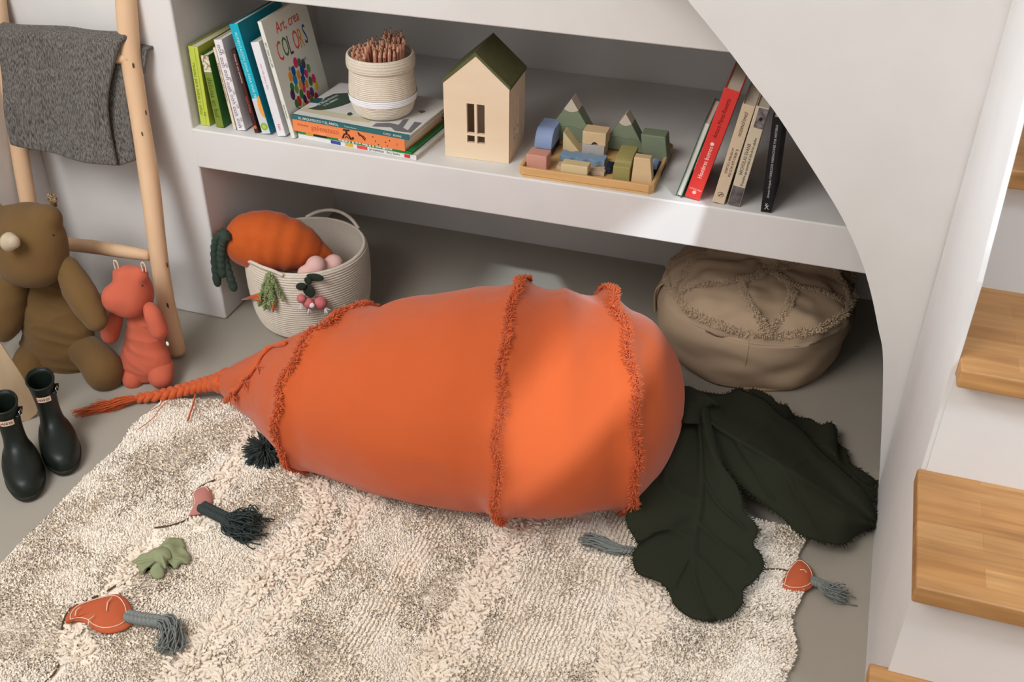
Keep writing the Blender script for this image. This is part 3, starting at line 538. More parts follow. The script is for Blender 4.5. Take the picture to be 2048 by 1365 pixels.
# ---------------------------------------------------------------- rope basket and its contents
bk = thing('rope_basket', 'large cream coiled rope basket with two handles standing on the floor beside the white pier', 'basket', (-1.2, 2.03, 0))
bc = (-1.2, 2.03); BPROF = [(.004, .003), (.10, .003), (.128, .008), (.141, .03), (.149, .07), (.153, .12), (.153, .17), (.150, .205)]
pr = cr(BPROF, 60).tolist(); n_ = 47; seg = []
for i, (r, z) in enumerate(cr(BPROF, n_*6).tolist()): seg.append((r+.0024*abs(math.sin(z/.0066*PI))*(z > .008), z))
inn = [(r-.008, z+.004) for r, z in cr(BPROF[1:], 30).tolist()][::-1]
def bz(P): return [(x, y, z*(1+.10*((x-bc[0])/.15*-.35+(y-bc[1])/.15*-.15)) if z > .1 else z) for x, y, z in P]
RG = [[(bc[0]+r*math.cos(2*PI*j/72), bc[1]+r*math.sin(2*PI*j/72), z) for j in range(72)] for r, z in seg+[(.146, .209)]+inn+[(.004, .008)]]
mesh_obj('body', *rings_mesh(RG), mat('cream_rope_plain', (218, 206, 190), .95, 'n', (210, 197, 179), 160, .5, .002), bk)
def bsurf(x, y, off=.006):                 # point on the front of the basket along a sight line
    d = nrm(CM.T @ np.array([(x-1024)/CF, (y-682.5)/CF, 1.])); r = .155+off; ax = CC[:2]-np.array(bc); A = d[:2] @ d[:2]; B = 2*ax @ d[:2]; C_ = ax @ ax-r*r
    D = max(B*B-4*A*C_, 0); return CC+d*((-B-math.sqrt(D))/(2*A))
hm = mat('cream_rope_plain', None)
fh = cr([(bc[0]+.152*math.cos(a), bc[1]+.152*math.sin(a), .206+h) for a, h in zip(np.linspace(-2.25, -1.45, 7), (0, .007, .010, .010, .010, .007, 0))], 30); mesh_obj('handle', *tube(fh, .0045, 8), hm, bk)
bh = cr([(bc[0]+.150*math.cos(a), bc[1]+.150*math.sin(a), .206+h) for a, h in zip(np.linspace(.95, 2.05, 7), (0, .014, .022, .025, .022, .014, 0))], 30); mesh_obj('handle', *tube(bh, .0045, 8), hm, bk)
# stitched-on vegetable bunches
SG = mat('sage_wool', (146, 160, 108), .95); RAD = mat('radish_felt', (188, 98, 98), .95, 'n', (206, 122, 120), 90, .3, .001); WH = col('white_yarn', (236, 224, 222), .9)
cbn = link(bpy.data.objects.new('felt_carrot_bunch', None)); cbn.parent = bk; cbn.location = tuple(Vector(tuple(bsurf(538, 575)))-bk.location)
def merge_np(a):
    (V1, F1), (V2, F2) = a; F2 = [f for f in F2 if len(f) == 4]; return np.concatenate([np.array(V1, float), np.array(V2, float)]), np.concatenate([F1, np.array(F2)+len(V1)])
def sub(name, VF, m): return mesh_obj(name, *VF, m, cbn)
for a, b_ in (((523, 590), (484, 600)), ((525, 600), (505, 598)), ((548, 600), (546, 625))): sub('felt_carrot', tube([bsurf(*a, .008), (bsurf(*a, .010)+bsurf(*b_, .014))/2, bsurf(*b_, .012)], [.006, .005, .0015], 8), ORFR)
for q_ in ([(536, 548), (528, 570), (521, 592), (518, 608)], [(537, 548), (534, 575), (531, 600), (530, 616)], [(538, 548), (542, 570), (546, 592), (548, 606)], [(539, 549), (550, 566), (558, 584), (566, 598)], [(537, 547), (539, 570), (540, 590), (540, 612)]):
    c = cr([bsurf(x, y, .011) for x, y in q_], 60); n = 260; b0 = c[RNG.integers(2, 60, n)]; D = RNG.normal(size=(n, 3))+np.array([0, -.3, -.5]); sub('leaves', merge_np((tufts(b0, D, D+RNG.normal(size=(n, 3))*.9, RNG.uniform(.004, .009, n), .0016, 4, 2, .8), tube(c, .003, 6))), SG)

cbn = link(bpy.data.objects.new('felt_radish_bunch', None)); cbn.parent = bk; cbn.location = tuple(Vector(tuple(bsurf(622, 575)))-bk.location)
for (x, y, rx, rz, an) in ((630, 555, .024, .0105, -.1), (602, 573, .0155, .0095, -.5), (618, 582, .0165, .0185, 0), (616, 562, .010, .010, 0)):
    sub('leaf', ell(tuple(bsurf(x, y, .006)), (rx, .0035, rz), Matrix.Rotation(an, 3, 'Y')), mat('dark_felt_leaf', (40, 48, 38), .95, 'n', None, 120, .4, .001))
for x, y, r in ((603, 598, .0115), (618, 607, .014), (641, 606, .0165)):
    sub('radish', ell(tuple(bsurf(x, y, .010)), (r, r*.9, r)), RAD)
    n = 14; p = bsurf(x+(8 if x > 630 else 0), y+9, .018); D = np.array([[.5 if x > 630 else -.1, -.2, -1]]*n)+RNG.normal(size=(n, 3))*.3; sub('roots', tufts(np.repeat(p[None], n, 0), D, D, .018, .0009, 4, 3, .6), WH)
sub('root_cap', ell(tuple(bsurf(623, 611, .019)), (.0085, .006, .0075)), WH)
# knitted carrot cushion
KC = mat('knitted_orange', (197, 92, 34), .95, 'n', (186, 82, 30), 40, .25, .002, stretch=(1, 1, 1), sheen=.2)
kc_ = thing('carrot_cushion', 'stuffed orange knitted carrot cushion with dark green stalks resting in the rope basket', 'cushion', px(545, 530, 1, 1.98))
AX = [(449, 472, 4, 1.955), (453, 474, 26, 1.957), (470, 478, 44, 1.96), (500, 481, 58, 1.965), (535, 483, 62.5, 1.975), (572, 489, 59, 1.985), (605, 497, 47, 2.0), (632, 506, 31, 2.015), (652, 512, 18, 2.025), (668, 517, 6, 2.035)]
rg2 = []; AXi = cr(AX, 70); cc = np.array([px(x, y, 1, yy) for x, y, r, yy in AXi]); T_ = nrm(np.gradient(cc, axis=0)); Sd = nrm(np.cross(T_, [0, 1, 0])); U2 = np.cross(Sd, T_)
for i in range(70):
    r = pxr(AXi[i][2], cc[i])*(1-.05*math.exp(-((i-38)/1.6)**2)+.012*math.sin(i*1.1)); rg2.append([cc[i]+Sd[i]*math.cos(a)*r+U2[i]*math.sin(a)*r*.92 for a in np.linspace(0, 2*PI, 49)[:-1]])
mesh_obj('body', *rings_mesh(rg2), KC, kc_)
GST = mat('green_knit', (62, 76, 64), .95, 'n', (50, 64, 54), 120, .6, .002)
for q, yy in (([(456, 470), (438, 472), (430, 495), (431, 535), (436, 574)], 1.915), ([(454, 474), (446, 484), (450, 520), (460, 555), (470, 583)], 1.915), ([(458, 472), (447, 480), (442, 515), (446, 556)], 1.905), ([(455, 468), (445, 466), (436, 480), (440, 505), (452, 530)], 1.93)):
    c = cr([px(x, y, 1, yy) for x, y in q], 40); mesh_obj('stalk', *tube(c, np.r_[np.full(36, .0105)+.0012*np.sin(np.arange(36)*1.7), .010, .0085, .006, .002], 10), GST, kc_)
# pink cloud cushion
PK = mat('pale_pink_felt', (222, 178, 168), .95, 'n', None, 80, .2, .001)
tg = soft('pink_cushion', [ell(tuple(px(x, y, 1, yy)), (pxr(r, px(x, y, 1, yy)),)*3) for x, y, r, yy in ((612, 548, 18, 1.93), (632, 532, 21, 1.945), (668, 528, 20, 1.99), (650, 545, 26, 1.97), (625, 560, 24, 1.95), (660, 552, 24, 1.99))], PK, None, .004, 6)
recenter(tg); tag(tg, 'pale pink cloud shaped felt cushion peeking over the rim of the rope basket', 'cushion')

# ---------------------------------------------------------------- plush animals
RH = mat('olive_brown_linen', (112, 84, 47), .95, 'weave', None, 380, .3, .0007, sheen=.1); HP = mat('coral_linen', (198, 98, 72), .95, 'weave', None, 380, .3, .0007, sheen=.1)
def E(x, y, rx, ry, yy, ang=0, dp=1.0):
    c = px(x, y, 1, yy); return ell(tuple(c), (pxr(rx, c), pxr((rx+ry)/2, c)*dp, pxr(ry, c)*1.06), Matrix.Rotation(ang, 3, 'Y') @ Matrix.Identity(3))
def chain(*q, n=7, dp=1.0):                # one tapering stuffed form through the given sections (x, y, rx, ry, depth)
    return [E(*v, 0, dp) for v in cr(q, (len(q)-1)*n+1)]
rh = thing('plush_rhino', 'large olive brown plush rhino sitting in the corner behind the rubber boots', 'plush toy', (-1.70, 1.66, 0))
soft('body', chain((116, 560, 44, 34, 1.685), (112, 600, 66, 44, 1.67), (115, 655, 82, 50, 1.655), (122, 708, 90, 46, 1.65), n=9, dp=.72), RH, rh, .005, 12, .0085)
soft('head', chain((58, 458, 66, 44, 1.64), (60, 482, 76, 56, 1.63), (62, 518, 77, 54, 1.62))+[E(92, 438, 34, 30, 1.65), E(20, 440, 34, 30, 1.65), E(58, 436, 60, 27, 1.65)], RH, rh, .006, 16, .001)
soft('arm', chain((136, 538, 22, 26, 1.635), (152, 570, 31, 32, 1.62), (172, 605, 31, 32, 1.60), (192, 640, 24, 24, 1.585)), RH, rh, .005, 10, .003)
soft('arm', chain((28, 562, 24, 26, 1.635), (20, 600, 33, 34, 1.62), (14, 640, 30, 34, 1.605), (8, 666, 20, 20, 1.60)), RH, rh, .005, 10, .003)
soft('leg', chain((165, 696, 34, 32, 1.645), (190, 718, 38, 36, 1.62), (208, 742, 39, 42, 1.60)), RH, rh, .005, 10, .001)
soft('leg', chain((75, 706, 34, 30, 1.65), (64, 724, 37, 34, 1.61), (58, 742, 36, 36, 1.585)), RH, rh, .005, 10, .001)
EAR = mat('speckled_ear', (170, 144, 108), .95, 'n', (70, 50, 34), 260, .2, .001, amt=.15)
for x, y in ((104, 397), (-6, 412)):
    c = px(x, y, 1, 1.70); mesh_obj('ear', *ell(tuple(c), (.0135, .006, .0135)), EAR, rh); mesh_obj('ear_base', *tube([c-np.array([.0, 0, .020]), c], [.007, .006], 8), RH, rh)
c = px(20, 484, 1, 1.553); soft('horn', [E(18, 484, 15, 19, 1.545, 0, 1.2), E(28, 484, 12, 14, 1.545)], mat('beige_linen', (190, 172, 146), .95, 'weave', None, 380, .3, .0007), rh, .003, 8)
d_ = nrm(CC-px(107, 471, 1, 1.66))
c = px(107, 471, 1, 1.605); mesh_obj('eye', *ell(tuple(c), (.0025, .0025, .0025)), BLACKM, rh)
hp = thing('plush_hippo', 'small coral orange plush hippo sitting against the foot of the wooden ladder', 'plush toy', (-1.42, 1.67, 0))
soft('body', chain((285, 625, 30, 24, 1.67), (288, 655, 36, 26, 1.665), (290, 690, 45, 30, 1.66), (291, 718, 56, 30, 1.655), (292, 742, 50, 22, 1.65), n=9, dp=.8), HP, hp, .004, 10, .006)
soft('head', chain((260, 555, 33, 24, 1.665), (262, 580, 38, 34, 1.66), (256, 602, 42, 32, 1.65))+chain((262, 598, 34, 34, 1.65), (240, 596, 33, 32, 1.638), (232, 598, 29, 29, 1.632))+[E(283, 585, 20, 44, 1.665), E(243, 550, 20, 17, 1.665), E(280, 550, 18, 17, 1.665)], HP, hp, .004, 14, .001)
soft('arm', chain((234, 628, 13, 14, 1.66), (228, 645, 17, 18, 1.655), (220, 668, 18, 20, 1.645)), HP, hp, .004, 6)
soft('arm', chain((300, 618, 14, 14, 1.65), (308, 635, 18, 19, 1.64), (318, 660, 18, 20, 1.635)), HP, hp, .004, 6)
soft('leg', chain((258, 735, 25, 18, 1.65), (266, 760, 21, 20, 1.62)), HP, hp, .004, 6)
soft('leg', chain((322, 732, 27, 20, 1.655), (322, 755, 26, 22, 1.63)), HP, hp, .004, 6)
for x, y in ((232, 529), (287, 533)):
    c = px(x, y, 1, 1.66); mesh_obj('ear', *tube(cr([c+np.array([-.004, 0, -.014]), c+np.array([-.005, 0, .004]), c+np.array([0, 0, .010]), c+np.array([.005, 0, .002]), c+np.array([.004, 0, -.014])], 20), .0018, 6), mat('ear_loop', (214, 190, 168), .95), hp)
c = px(285, 572, 1, 1.628); mesh_obj('eye', *ell(tuple(c), (.0022, .0022, .0022)), BLACKM, hp)
c = px(335, 688, 1, 1.635); mesh_obj('care_tag', *ell(tuple(c), (.004, .002, .006)), col('white_tag', (235, 230, 222)), hp)

# ---------------------------------------------------------------- rubber boots
BT = mat('dark_green_rubber', (20, 26, 21), .42, 'n', (23, 29, 24), 30, .03, .001, spec=.3)
SOLE = col('boot_sole', (38, 40, 32), .55); LAB = col('cream_label', (232, 200, 176), .6); REDM = col('label_red', (176, 60, 44), .6); BK_ = col('steel_buckle', (190, 190, 186), .25); BK_.node_tree.nodes['Principled BSDF'].inputs['Metallic'].default_value = 1
SL = [(0, -.034, .122, .058), (.006, -.037, .127, .065), (.020, -.038, .130, .070), (.034, -.037, .127, .071), (.046, -.035, .117, .068), (.055, -.033, .096, .061), (.065, -.030, .066, .052), (.078, -.028, .042, .046), (.098, -.027, .031, .044), (.125, -.028, .029, .046), (.150, -.030, .031, .050), (.172, -.033, .034, .055)]
def bslice(z, a, b, w, n=40, g=0):
    P = []
    for j in range(n):
        t = 2*PI*j/n; c, s = math.cos(t), math.sin(t); x = (a+b)/2+(b-a)/2*c; fr = (x-a)/(b-a); ww = w/2*(1+.12*math.sin(fr*PI)*(b > .08)+(.18*(fr-.6) if b > .08 else 0)); P.append((x*1.0+g*c, (ww+g)*math.copysign(abs(s)**.85, s), z+(-.012*(x/.04) if z > .15 else 0)*.6))
    return P
def boot(tgt, toe, label):
    T0 = Vector((*tgt, 0)); dv = Vector((toe[0]-tgt[0], toe[1]-tgt[1], 0)); t = thing('rubber_boot', label, 'boot', T0, (0, 0, math.atan2(dv.y, dv.x)), 'pair of rubber boots')
    si = cr([(z, a, b, w) for z, a, b, w in SL], 46); Rg = [bslice(*s) for s in si if s[0] > .0145 or True]; top = si[-1]
    inn = [bslice(top[0]-.0005, top[1], top[2], top[3], g=-.0035)]+[bslice(z, a, b, w, g=-.0035) for z, a, b, w in si[::-1] if .045 < z < .165]
    mesh_obj('boot_body', *rings_mesh(Rg+inn), BT, t, world=False)
    mesh_obj('sole', *rings_mesh([bslice(.0, -.034, .122, .058, g=.0005), bslice(.006, -.037, .127, .065, g=.0022), bslice(.016, -.0375, .129, .069, g=.0022), bslice(.0175, -.0375, .129, .069, g=-.001)]), SOLE, t, world=False)
    mesh_obj('rim', *tube(bslice(top[0], top[1], top[2], top[3], g=-.001)+bslice(top[0], top[1], top[2], top[3], g=-.001)[:2], .0026, 6, cap=False), BT, t, world=False)
    # label on the front of the shaft
    V = []; m_, n_ = 14, 3
    def shaft(a, z, g):
        s = [np.interp(z, si[:, 0], si[:, k]) for k in (1, 2, 3)]; c, s_ = math.cos(a), math.sin(a); x = (s[0]+s[1])/2+((s[1]-s[0])/2+g)*c; return (x, (s[2]/2+g)*math.copysign(abs(s_)**.85, s_), z-.0072*(x/.04)*(z > .15))
    for zz in (.132, .145):
        for i in range(m_): V.append(shaft(-1.0+1.0*i/(m_-1)+.35, zz, .0008))
    for zz in (.132, .145):
        for i in range(m_): V.append(shaft(-1.0+1.0*i/(m_-1)+.35, zz, .0022))
    Fc = [(m_*2+i, m_*2+i+1, m_*3+i+1, m_*3+i) for i in range(m_-1)]+[(i+1, i, m_+i, m_+i+1) for i in range(m_-1)]+[(m_-1, m_*3-1, m_*4-1, m_*2-1), (0, m_, m_*3, m_*2)]
    lb = mesh_obj('label', V, Fc, LAB, t, world=False, smooth=False)
    w = 'HUNTER'
    for i, ch in enumerate(w):
        a = -1.0+.35+.16+.72*(i+.5)/len(w); p = Vector(shaft(a, .1385, .0024)); u = (Vector(shaft(a+.05, .1385, .0024))-p); T = basis(p-u.normalized()*.0022, u, (0, 0, 1)); text(ch, .0078, T, BLACKM, lb)
    V = [shaft(a, z, g) for g in (.0023, .0026) for z in (.132, .145) for a in (-.65, -.60)]; mesh_obj('label_edge', V, [(0, 1, 3, 2), (4, 5, 7, 6)], REDM, lb, world=False, smooth=False)
    # strap and buckle on the outer side
    sp_ = [Vector(shaft(a, .152, .0025)) for a in np.linspace(.55, 1.5, 8)]; mesh_obj('strap', *tube(sp_, .0055, 8, flat=.4), BT, t, world=False)
    c = Vector(shaft(.95, .155, .006)); u = (Vector(shaft(1.0, .155, .006))-c).normalized(); fr = [c+u*a+Vector((0, 0, b)) for a, b in ((-.005, -.006), (.005, -.006), (.005, .006), (-.005, .006), (-.005, -.006), (.005, -.006))]; mesh_obj('buckle', *tube(fr, .0011, 6), BK_, t, world=False)
    return t
def gxy(x, y, z): return px(x, y, 2, z)[:2]
boot(gxy(80, 760, .170), pz(136, 952)[:2], 'dark green rubber boot nearer the rug, right one of the pair on the floor')
boot(gxy(6, 806, .170), pz(54, 962)[:2], 'dark green rubber boot cut by the picture edge, left one of the pair')
# ---------------------------------------------------------------- books
ZS = ZS1
def book(name, label, loc, t, h, d, rot, cover, spine=None, pages=PAPER, ct=.0018, reverse=False, group=None):
    """standing: x thickness, y depth (spine at y=0), z height"""
    T_ = thing(name, label, 'book', loc, rot, group); cm = col('cover_%02x%02x%02x' % cover, cover, .45) if isinstance(cover, tuple) else cover
    sm = cm if spine is None else col('cover_%02x%02x%02x' % spine, spine, .45)
    y0 = d-ct if reverse else 0
    pg = .003
    box('pages', (ct, t-ct, pg if reverse else ct, d-pg if not reverse else d-ct, pg, h-pg), pages, T_, world=False)
    V, Fc = merge([(boxv(0, ct, 0, d, 0, h), BF), (boxv(t-ct, t, 0, d, 0, h), BF)]); mesh_obj('cover', V, Fc, cm, T_, smooth=False, world=False)
    o = box('spine', (0, t, y0-.0006, y0+ct, 0, h), sm, T_, world=False); bevel(o, min(.0012, t*.2), 2)
    return T_
def stand(name, label, TL, BL, BR, d, cover, y0=1.957, t=None, **k):
    a, b, c = px(*BL, 1, y0), px(*TL, 1, y0), px(*BR, 1, y0); h = math.hypot(b[0]-a[0], b[2]-a[2]); an = math.atan2(b[0]-a[0], b[2]-a[2])
    t = t or abs(c[0]-a[0])*math.cos(an); z = ZS+.0008+(t*math.sin(an) if an > 0 else 0)
    T_ = book(name, label, (a[0], y0, z), t, h, d, (0, an, 0), cover, **k); T_['_h'] = 0; del T_['_h']; return T_, t, h
def sptext(T_, s, t, z, size, c, down=True, x=None, sx=1, parent=None):
    """writing along the spine starting at height z"""
    m = col('ink_%02x%02x%02x' % c, c, .6); x = t/2 if x is None else x
    if down: M_ = basis((x, -.0009, z), (0, 0, -1), (1, 0, 0))
    else: M_ = basis((x, -.0009, z), (0, 0, 1), (-1, 0, 0))
    return text(s, size, M_, m, T_, 'lettering', .00015, sx)
def patch(T_, name, b, c, rough=.5): return box(name, b, col('cover_%02x%02x%02x' % c, c, rough), T_, world=False)
T1, t, h = stand('cookbook', 'lime green hardcover at the far left of the shelf row', (376, 91), (402, 249), (430, 243), .17, (170, 180, 60), spine=(190, 200, 78), t=.024)
patch(T1, 'hinge_line', (t*.62, t*.66, -.0010, 0, .002, h-.002), (150, 162, 44)); sptext(T1, 'recetas para bebés y niños', t, h*.80, .0115, (110, 130, 40), x=t*.32); sptext(T1, 'rz', t, .034, .012, (90, 110, 40), x=t*.7)
T2, t, h = stand('cookbook', 'green paperback with a food photograph on its spine, second in the shelf row', (400, 103), (432, 248), (454, 249), .15, (44, 104, 40), spine=(120, 136, 52), t=.020)
FOOD = mat('food_photo', (150, 110, 60), .5, 'n', (220, 214, 190), 120, 0, amt=.12); fp = box('food_photo', (.0005, t-.0005, -.0011, 0, h*.80, h-.001), FOOD, T2, world=False); patch(T2, 'white_band', (.0005, t-.0005, -.0011, 0, h*.775, h*.80), (214, 216, 196))
sptext(T2, 'delicias en bol', t, h*.70, .0165, (62, 84, 30), x=t*.45)
T3, t, h = stand('book', 'thin cream paperback squeezed between green and white spines', (426, 97), (468, 261), (475, 262), .14, (226, 208, 184), t=.0065); sptext(T3, 'El equilibrio a través de la alimentación', t, h*.82, .0056, (90, 52, 40)); 
T4, t, h = stand('book', 'white book with repeated curly grey lettering down its spine', (428, 84), (476, 265), (503, 256), .16, (226, 222, 222), t=.0205)
for k in range(7): sptext(T4, 'ooh', t, h*(.95-.135*k), .015, (120, 104, 112), x=t*(.42 if k % 2 else .5))
for k in range(6): sptext(T4, 'oh', t, h*(.90-.15*k), .010, (132, 92, 90), x=t*.86)
T5, t, h = stand('book', 'dark brown book with an orange dot at the foot of its spine', (461, 93), (509, 260), (522, 260), .15, (66, 36, 32), t=.0105)
sptext(T5, 'Somos lo que comemos', t, h*.95, .0068, (214, 190, 180)); sptext(T5, 'Laura Kohan', t, h*.45, .0075, (196, 96, 80))
def disc(T_, name, c, r, color, nrm_='y', off=-.0011, n=20):
    pts = [(c[0]+r*math.cos(2*PI*i/n), c[1]+r*math.sin(2*PI*i/n)) for i in range(n)]
    V, Fc = prism(pts, nrm_, off, off+.0006); return mesh_obj(name, V, Fc, col('dot_%02x%02x%02x' % color, color, .5), T_, smooth=False, world=False)
disc(T5, 'publisher_mark', (t*.5, .014), .0042, (214, 96, 62))
T6, t, h = stand('cookbook', 'turquoise cookbook with a melon photo and green round sticker low on its spine', (459, 54), (526, 273), (551, 268), .19, (14, 130, 150), spine=(24, 170, 190), t=.0215)
patch(T6, 'photo_band', (.0004, t-.0003, -.0010, 0, .001, h*.335), (206, 206, 208)); disc(T6, 'sticker', (t*.5, .018), .0088, (140, 176, 52), off=-.0016); disc(T6, 'sticker_mark', (t*.5, .018), .005, (176, 200, 90), off=-.0020)
pts = [(t-.0004-.010*math.cos(a), h*.255+.026*math.sin(a)) for a in np.linspace(-PI/2, PI/2, 20)]; V, Fc = prism(pts, 'y', -.0015, -.0009); mesh_obj('melon_picture', V, Fc, col('melon', (236, 160, 60), .5), T6, smooth=False, world=False)
sptext(T6, 'ALIMENTACIÓN SANA PARA VIVIR MEJOR', t, h*.93, .0088, (190, 232, 236), x=t*.5); sptext(T6, 'SIN GLUTEN · SIN LACTOSA', t, h*.84, .0060, (110, 206, 218), x=t*.18)
T7, t, h = stand('book', 'white paperback with faint pink spine writing beside the COLORS book', (501, 84), (556, 272), (580, 270), .16, (226, 224, 226), t=.0205); sptext(T7, 'una vida sana y feliz', t, h*.78, .0075, (204, 150, 160)); sptext(T7, 'RBA', t, .030, .0085, (226, 120, 110))
T8, t, h = stand('picture_book', 'tall white Art, crea COLORS picture book with coloured fingerprints on its cover', (514, 39), (583, 273), (594, 271), .195, (224, 224, 212), t=.0095)
sptext(T8, 'ART, CREA COLORS', t, h*.83, .0062, (60, 56, 56)); sptext(T8, 'Karen Dinamont', t, h*.30, .0048, (60, 56, 56)); d = .195
def cov(s, y, z, size, c, sx=1., sh=0): return text(s, size, basis((t+.0003, y, z), (0, 1, 0), (0, 0, 1)), col('ink_%02x%02x%02x' % c, c, .6), T8, 'lettering', .0002, sx, shear=sh)
cov('Art, crea', .045, h*.885, .034, (206, 70, 60), .85, .1)
for i, (ch, c) in enumerate(zip('COLORS', [(226, 70, 60), (40, 120, 60), (110, 30, 70), (214, 80, 80), (222, 150, 50), (20, 70, 120)])): cov(ch, .026+.0245*i, h*(.70+.008*(i % 2)), .062, c, .52)
cov('Karen Dinamont', .050, h*.535, .014, (110, 106, 100), .85, .3)
FPR = [(222, 50, 110), (30, 130, 190), (60, 120, 60), (236, 196, 50), (226, 150, 50), (90, 60, 110), (206, 40, 50), (30, 80, 150), (110, 150, 80), (70, 40, 90)]
V = []; Fc = []; fi = []; cx_, cz_ = .090, h*.315; k = 0; pos = [(0, 0)]
for ring_, n_ in ((.017, 6), (.034, 11), (.050, 17)): pos += [(ring_*math.cos(2*PI*i/n_+ring_*70)*random.uniform(.92, 1.1), ring_*1.15*math.sin(2*PI*i/n_+ring_*70)*random.uniform(.92, 1.1)) for i in range(n_)]
for q, (a, b) in enumerate(pos):
    a += random.uniform(-.003, .003); b += random.uniform(-.004, .004); s1 = random.uniform(.0074, .0092); pts = [(cx_+a+s1*math.cos(2*PI*i/14), cz_+b+s1*1.35*math.sin(2*PI*i/14)) for i in range(14)]; v, f = prism(pts, 'x', t+.0001, t+.0004+.00008*(q % 7)); n = len(V); V += v; Fc += [tuple(i+n for i in x) for x in f]; fi += [(q*7+q//3) % len(FPR)]*len(f)
mesh_obj('fingerprint_picture', V, Fc, [col('print_%d' % i, c, .6) for i, c in enumerate(FPR)], T8, smooth=False, world=False, fidx=fi)
# lying stack
def lying(name, label, A, B, z0, z1, d, cover, spine=None, yo=0.0, ct=.0016):
    """spine towards the room; A, B spine ends in plan"""
    yaw = math.atan2(B[1]-A[1], B[0]-A[0]); L_ = math.hypot(B[0]-A[0], B[1]-A[1]); T_ = thing(name, label, 'book', (A[0], A[1], z0), (0, 0, yaw)); cm = col('cover_%02x%02x%02x' % cover, cover, .45); sm = col('cover_%02x%02x%02x' % (spine or cover), spine or cover, .45); t = z1-z0
    box('pages', (.003, L_-.003, ct, d-.003, ct, t-ct), PAPER, T_, world=False); V, Fc = merge([(boxv(0, L_, 0, d, 0, ct), BF), (boxv(0, L_, 0, d, t-ct, t), BF)]); mesh_obj('cover', V, Fc, cm, T_, smooth=False, world=False)
    box('spine', (0, L_, -.0006, ct, 0, t), sm, T_, world=False); return T_, L_, t
ZT = [ZS+.0006, ZS+.0125, ZS+.0195, ZS+.0475, ZS+.0575]
def gp(x, y, z): return px(x, y, 2, z)
A4, B4 = gp(583, 229, ZT[4]), gp(818, 272, ZT[4]); yaw = math.atan2(B4[1]-A4[1], B4[0]-A4[0])
def off(P, Q, dx0, dx1, dy): u = (Q-P)/np.linalg.norm((Q-P)[:2]); n_ = np.array([-u[1], u[0], 0]); return P+u*dx0+n_*dy, Q+u*dx1+n_*dy
b1, L1_, t1 = lying('magazine', 'white bottom book of the lying stack with small coloured labels on its spine', *off(A4, B4, .008, .012, .006), ZT[0], ZT[1]-.0003, .205, (222, 220, 216))
def ltext(T_, s, x, t, size, c, z=None, sx=1): return text(s, size, basis((x, -.0009, t/2 if z is None else z), (1, 0, 0), (0, 0, 1)), col('ink_%02x%02x%02x' % c, c, .6), T_, 'lettering', .00015, sx)
for x0, x1, c in ((.085, .110, (60, 70, 150)), (.122, .142, (214, 170, 60)), (.152, .178, (214, 80, 70))): patch(b1, 'spine_label', (x0, x1, -.0012, 0, .002, t1-.002), c)
ltext(b1, 'proyectos', .183, t1, .009, (70, 64, 60)); ltext(b1, 'Bea y Sandra', .226, t1, .007, (70, 110, 70), sx=.9); patch(b1, 'spine_label', (.270, .284, -.0012, 0, .002, t1-.002), (206, 60, 50))
b2, L2_, t2 = lying('picture_book', 'thin green patterned book just below the orange one in the lying stack', *off(A4, B4, .010, .002, .004), ZT[1], ZT[2]-.0003, .20, (18, 120, 60), spine=(24, 134, 66))
patch(b2, 'spine_print', (.02, .04, -.0011, 0, .0008, t2-.0008), (206, 160, 40)); patch(b2, 'spine_print', (.04, .075, -.0011, 0, .0008, t2-.0008), (24, 26, 22))
V, Fc = merge([(boxv(x, x+.004+.004*random.random(), -.0011, 0, .0005+.002*random.random(), t2-.0006), BF) for x in np.arange(.105, .24, .0085)]); mesh_obj('spine_print', V, Fc, col('cover_white_print', (222, 216, 200), .5), b2, smooth=False, world=False)
b3, L3_, t3 = lying('picture_book', 'thick orange picture book with brown drawings second from the top of the lying stack', *off(A4, B4, .000, -.012, .001), ZT[2], ZT[3]-.0003, .19, (236, 138, 84))
ltext(b3, 'Animales', .012, t3, .009, (190, 96, 56), z=t3*.62, sx=.9); ltext(b3, 'galimatazo', .048, t3, .017, (196, 96, 56), z=t3*.55); ltext(b3, 'cuentos', .066, t3, .006, (240, 200, 170), z=t3*.18)
DRW = col('brown_drawing', (66, 30, 18), .6); dr = []
def ln3(T, q, r, z=-.0010): return tube([(x, z, y) for x, y in q], r, 6)
dr += [ln3(0, [(.128, .004), (.133, .014), (.139, .016), (.145, .013), (.149, .004)], .0018), ln3(0, [(.139, .016), (.139, .024)], .0022), ln3(0, [(.131, .024), (.147, .025)], .0017), ln3(0, [(.134, .005), (.139, .010), (.144, .005)], .0012), ln3(0, [(.152, .006), (.156, .010)], .0026), ln3(0, [(.168, .024), (.176, .018), (.185, .008)], .0012), ln3(0, [(.168, .024), (.171, .017), (.180, .018), (.187, .012)], .0010)]
dr += [ell((x, -.0008, z), (.0016, .0006, .0014), seg=8, rg=6) for x, z in ((.205, .020), (.211, .011), (.218, .004), (.236, .013), (.240, .005), (.246, .018))]
mesh_obj('spine_drawing', *merge(dr), DRW, b3, world=False); ltext(b3, 'a', .262, t3, .012, (190, 110, 70))
b4, L4_, t4 = lying('picture_book', 'teal spined El arquitecto y el arbol picture book on top of the lying stack', *off(A4, B4, 0, 0, 0), ZT[3], ZT[4], .215, (214, 210, 204), spine=(52, 106, 108))
ltext(b4, 'EL ARQUITECTO Y EL ÁRBOL', .018, t4, .0078, (226, 232, 230)); ltext(b4, 'Thibaut Rassat', .135, t4, .0052, (180, 206, 204)); ltext(b4, 'COCO   BOOKS', .232, t4, .0062, (226, 232, 230)); box('spine_edge', (0, L4_, -.0009, .005, t4-.0002, t4+.0003), col('cover_34686c', (52, 106, 108)), b4, world=False)
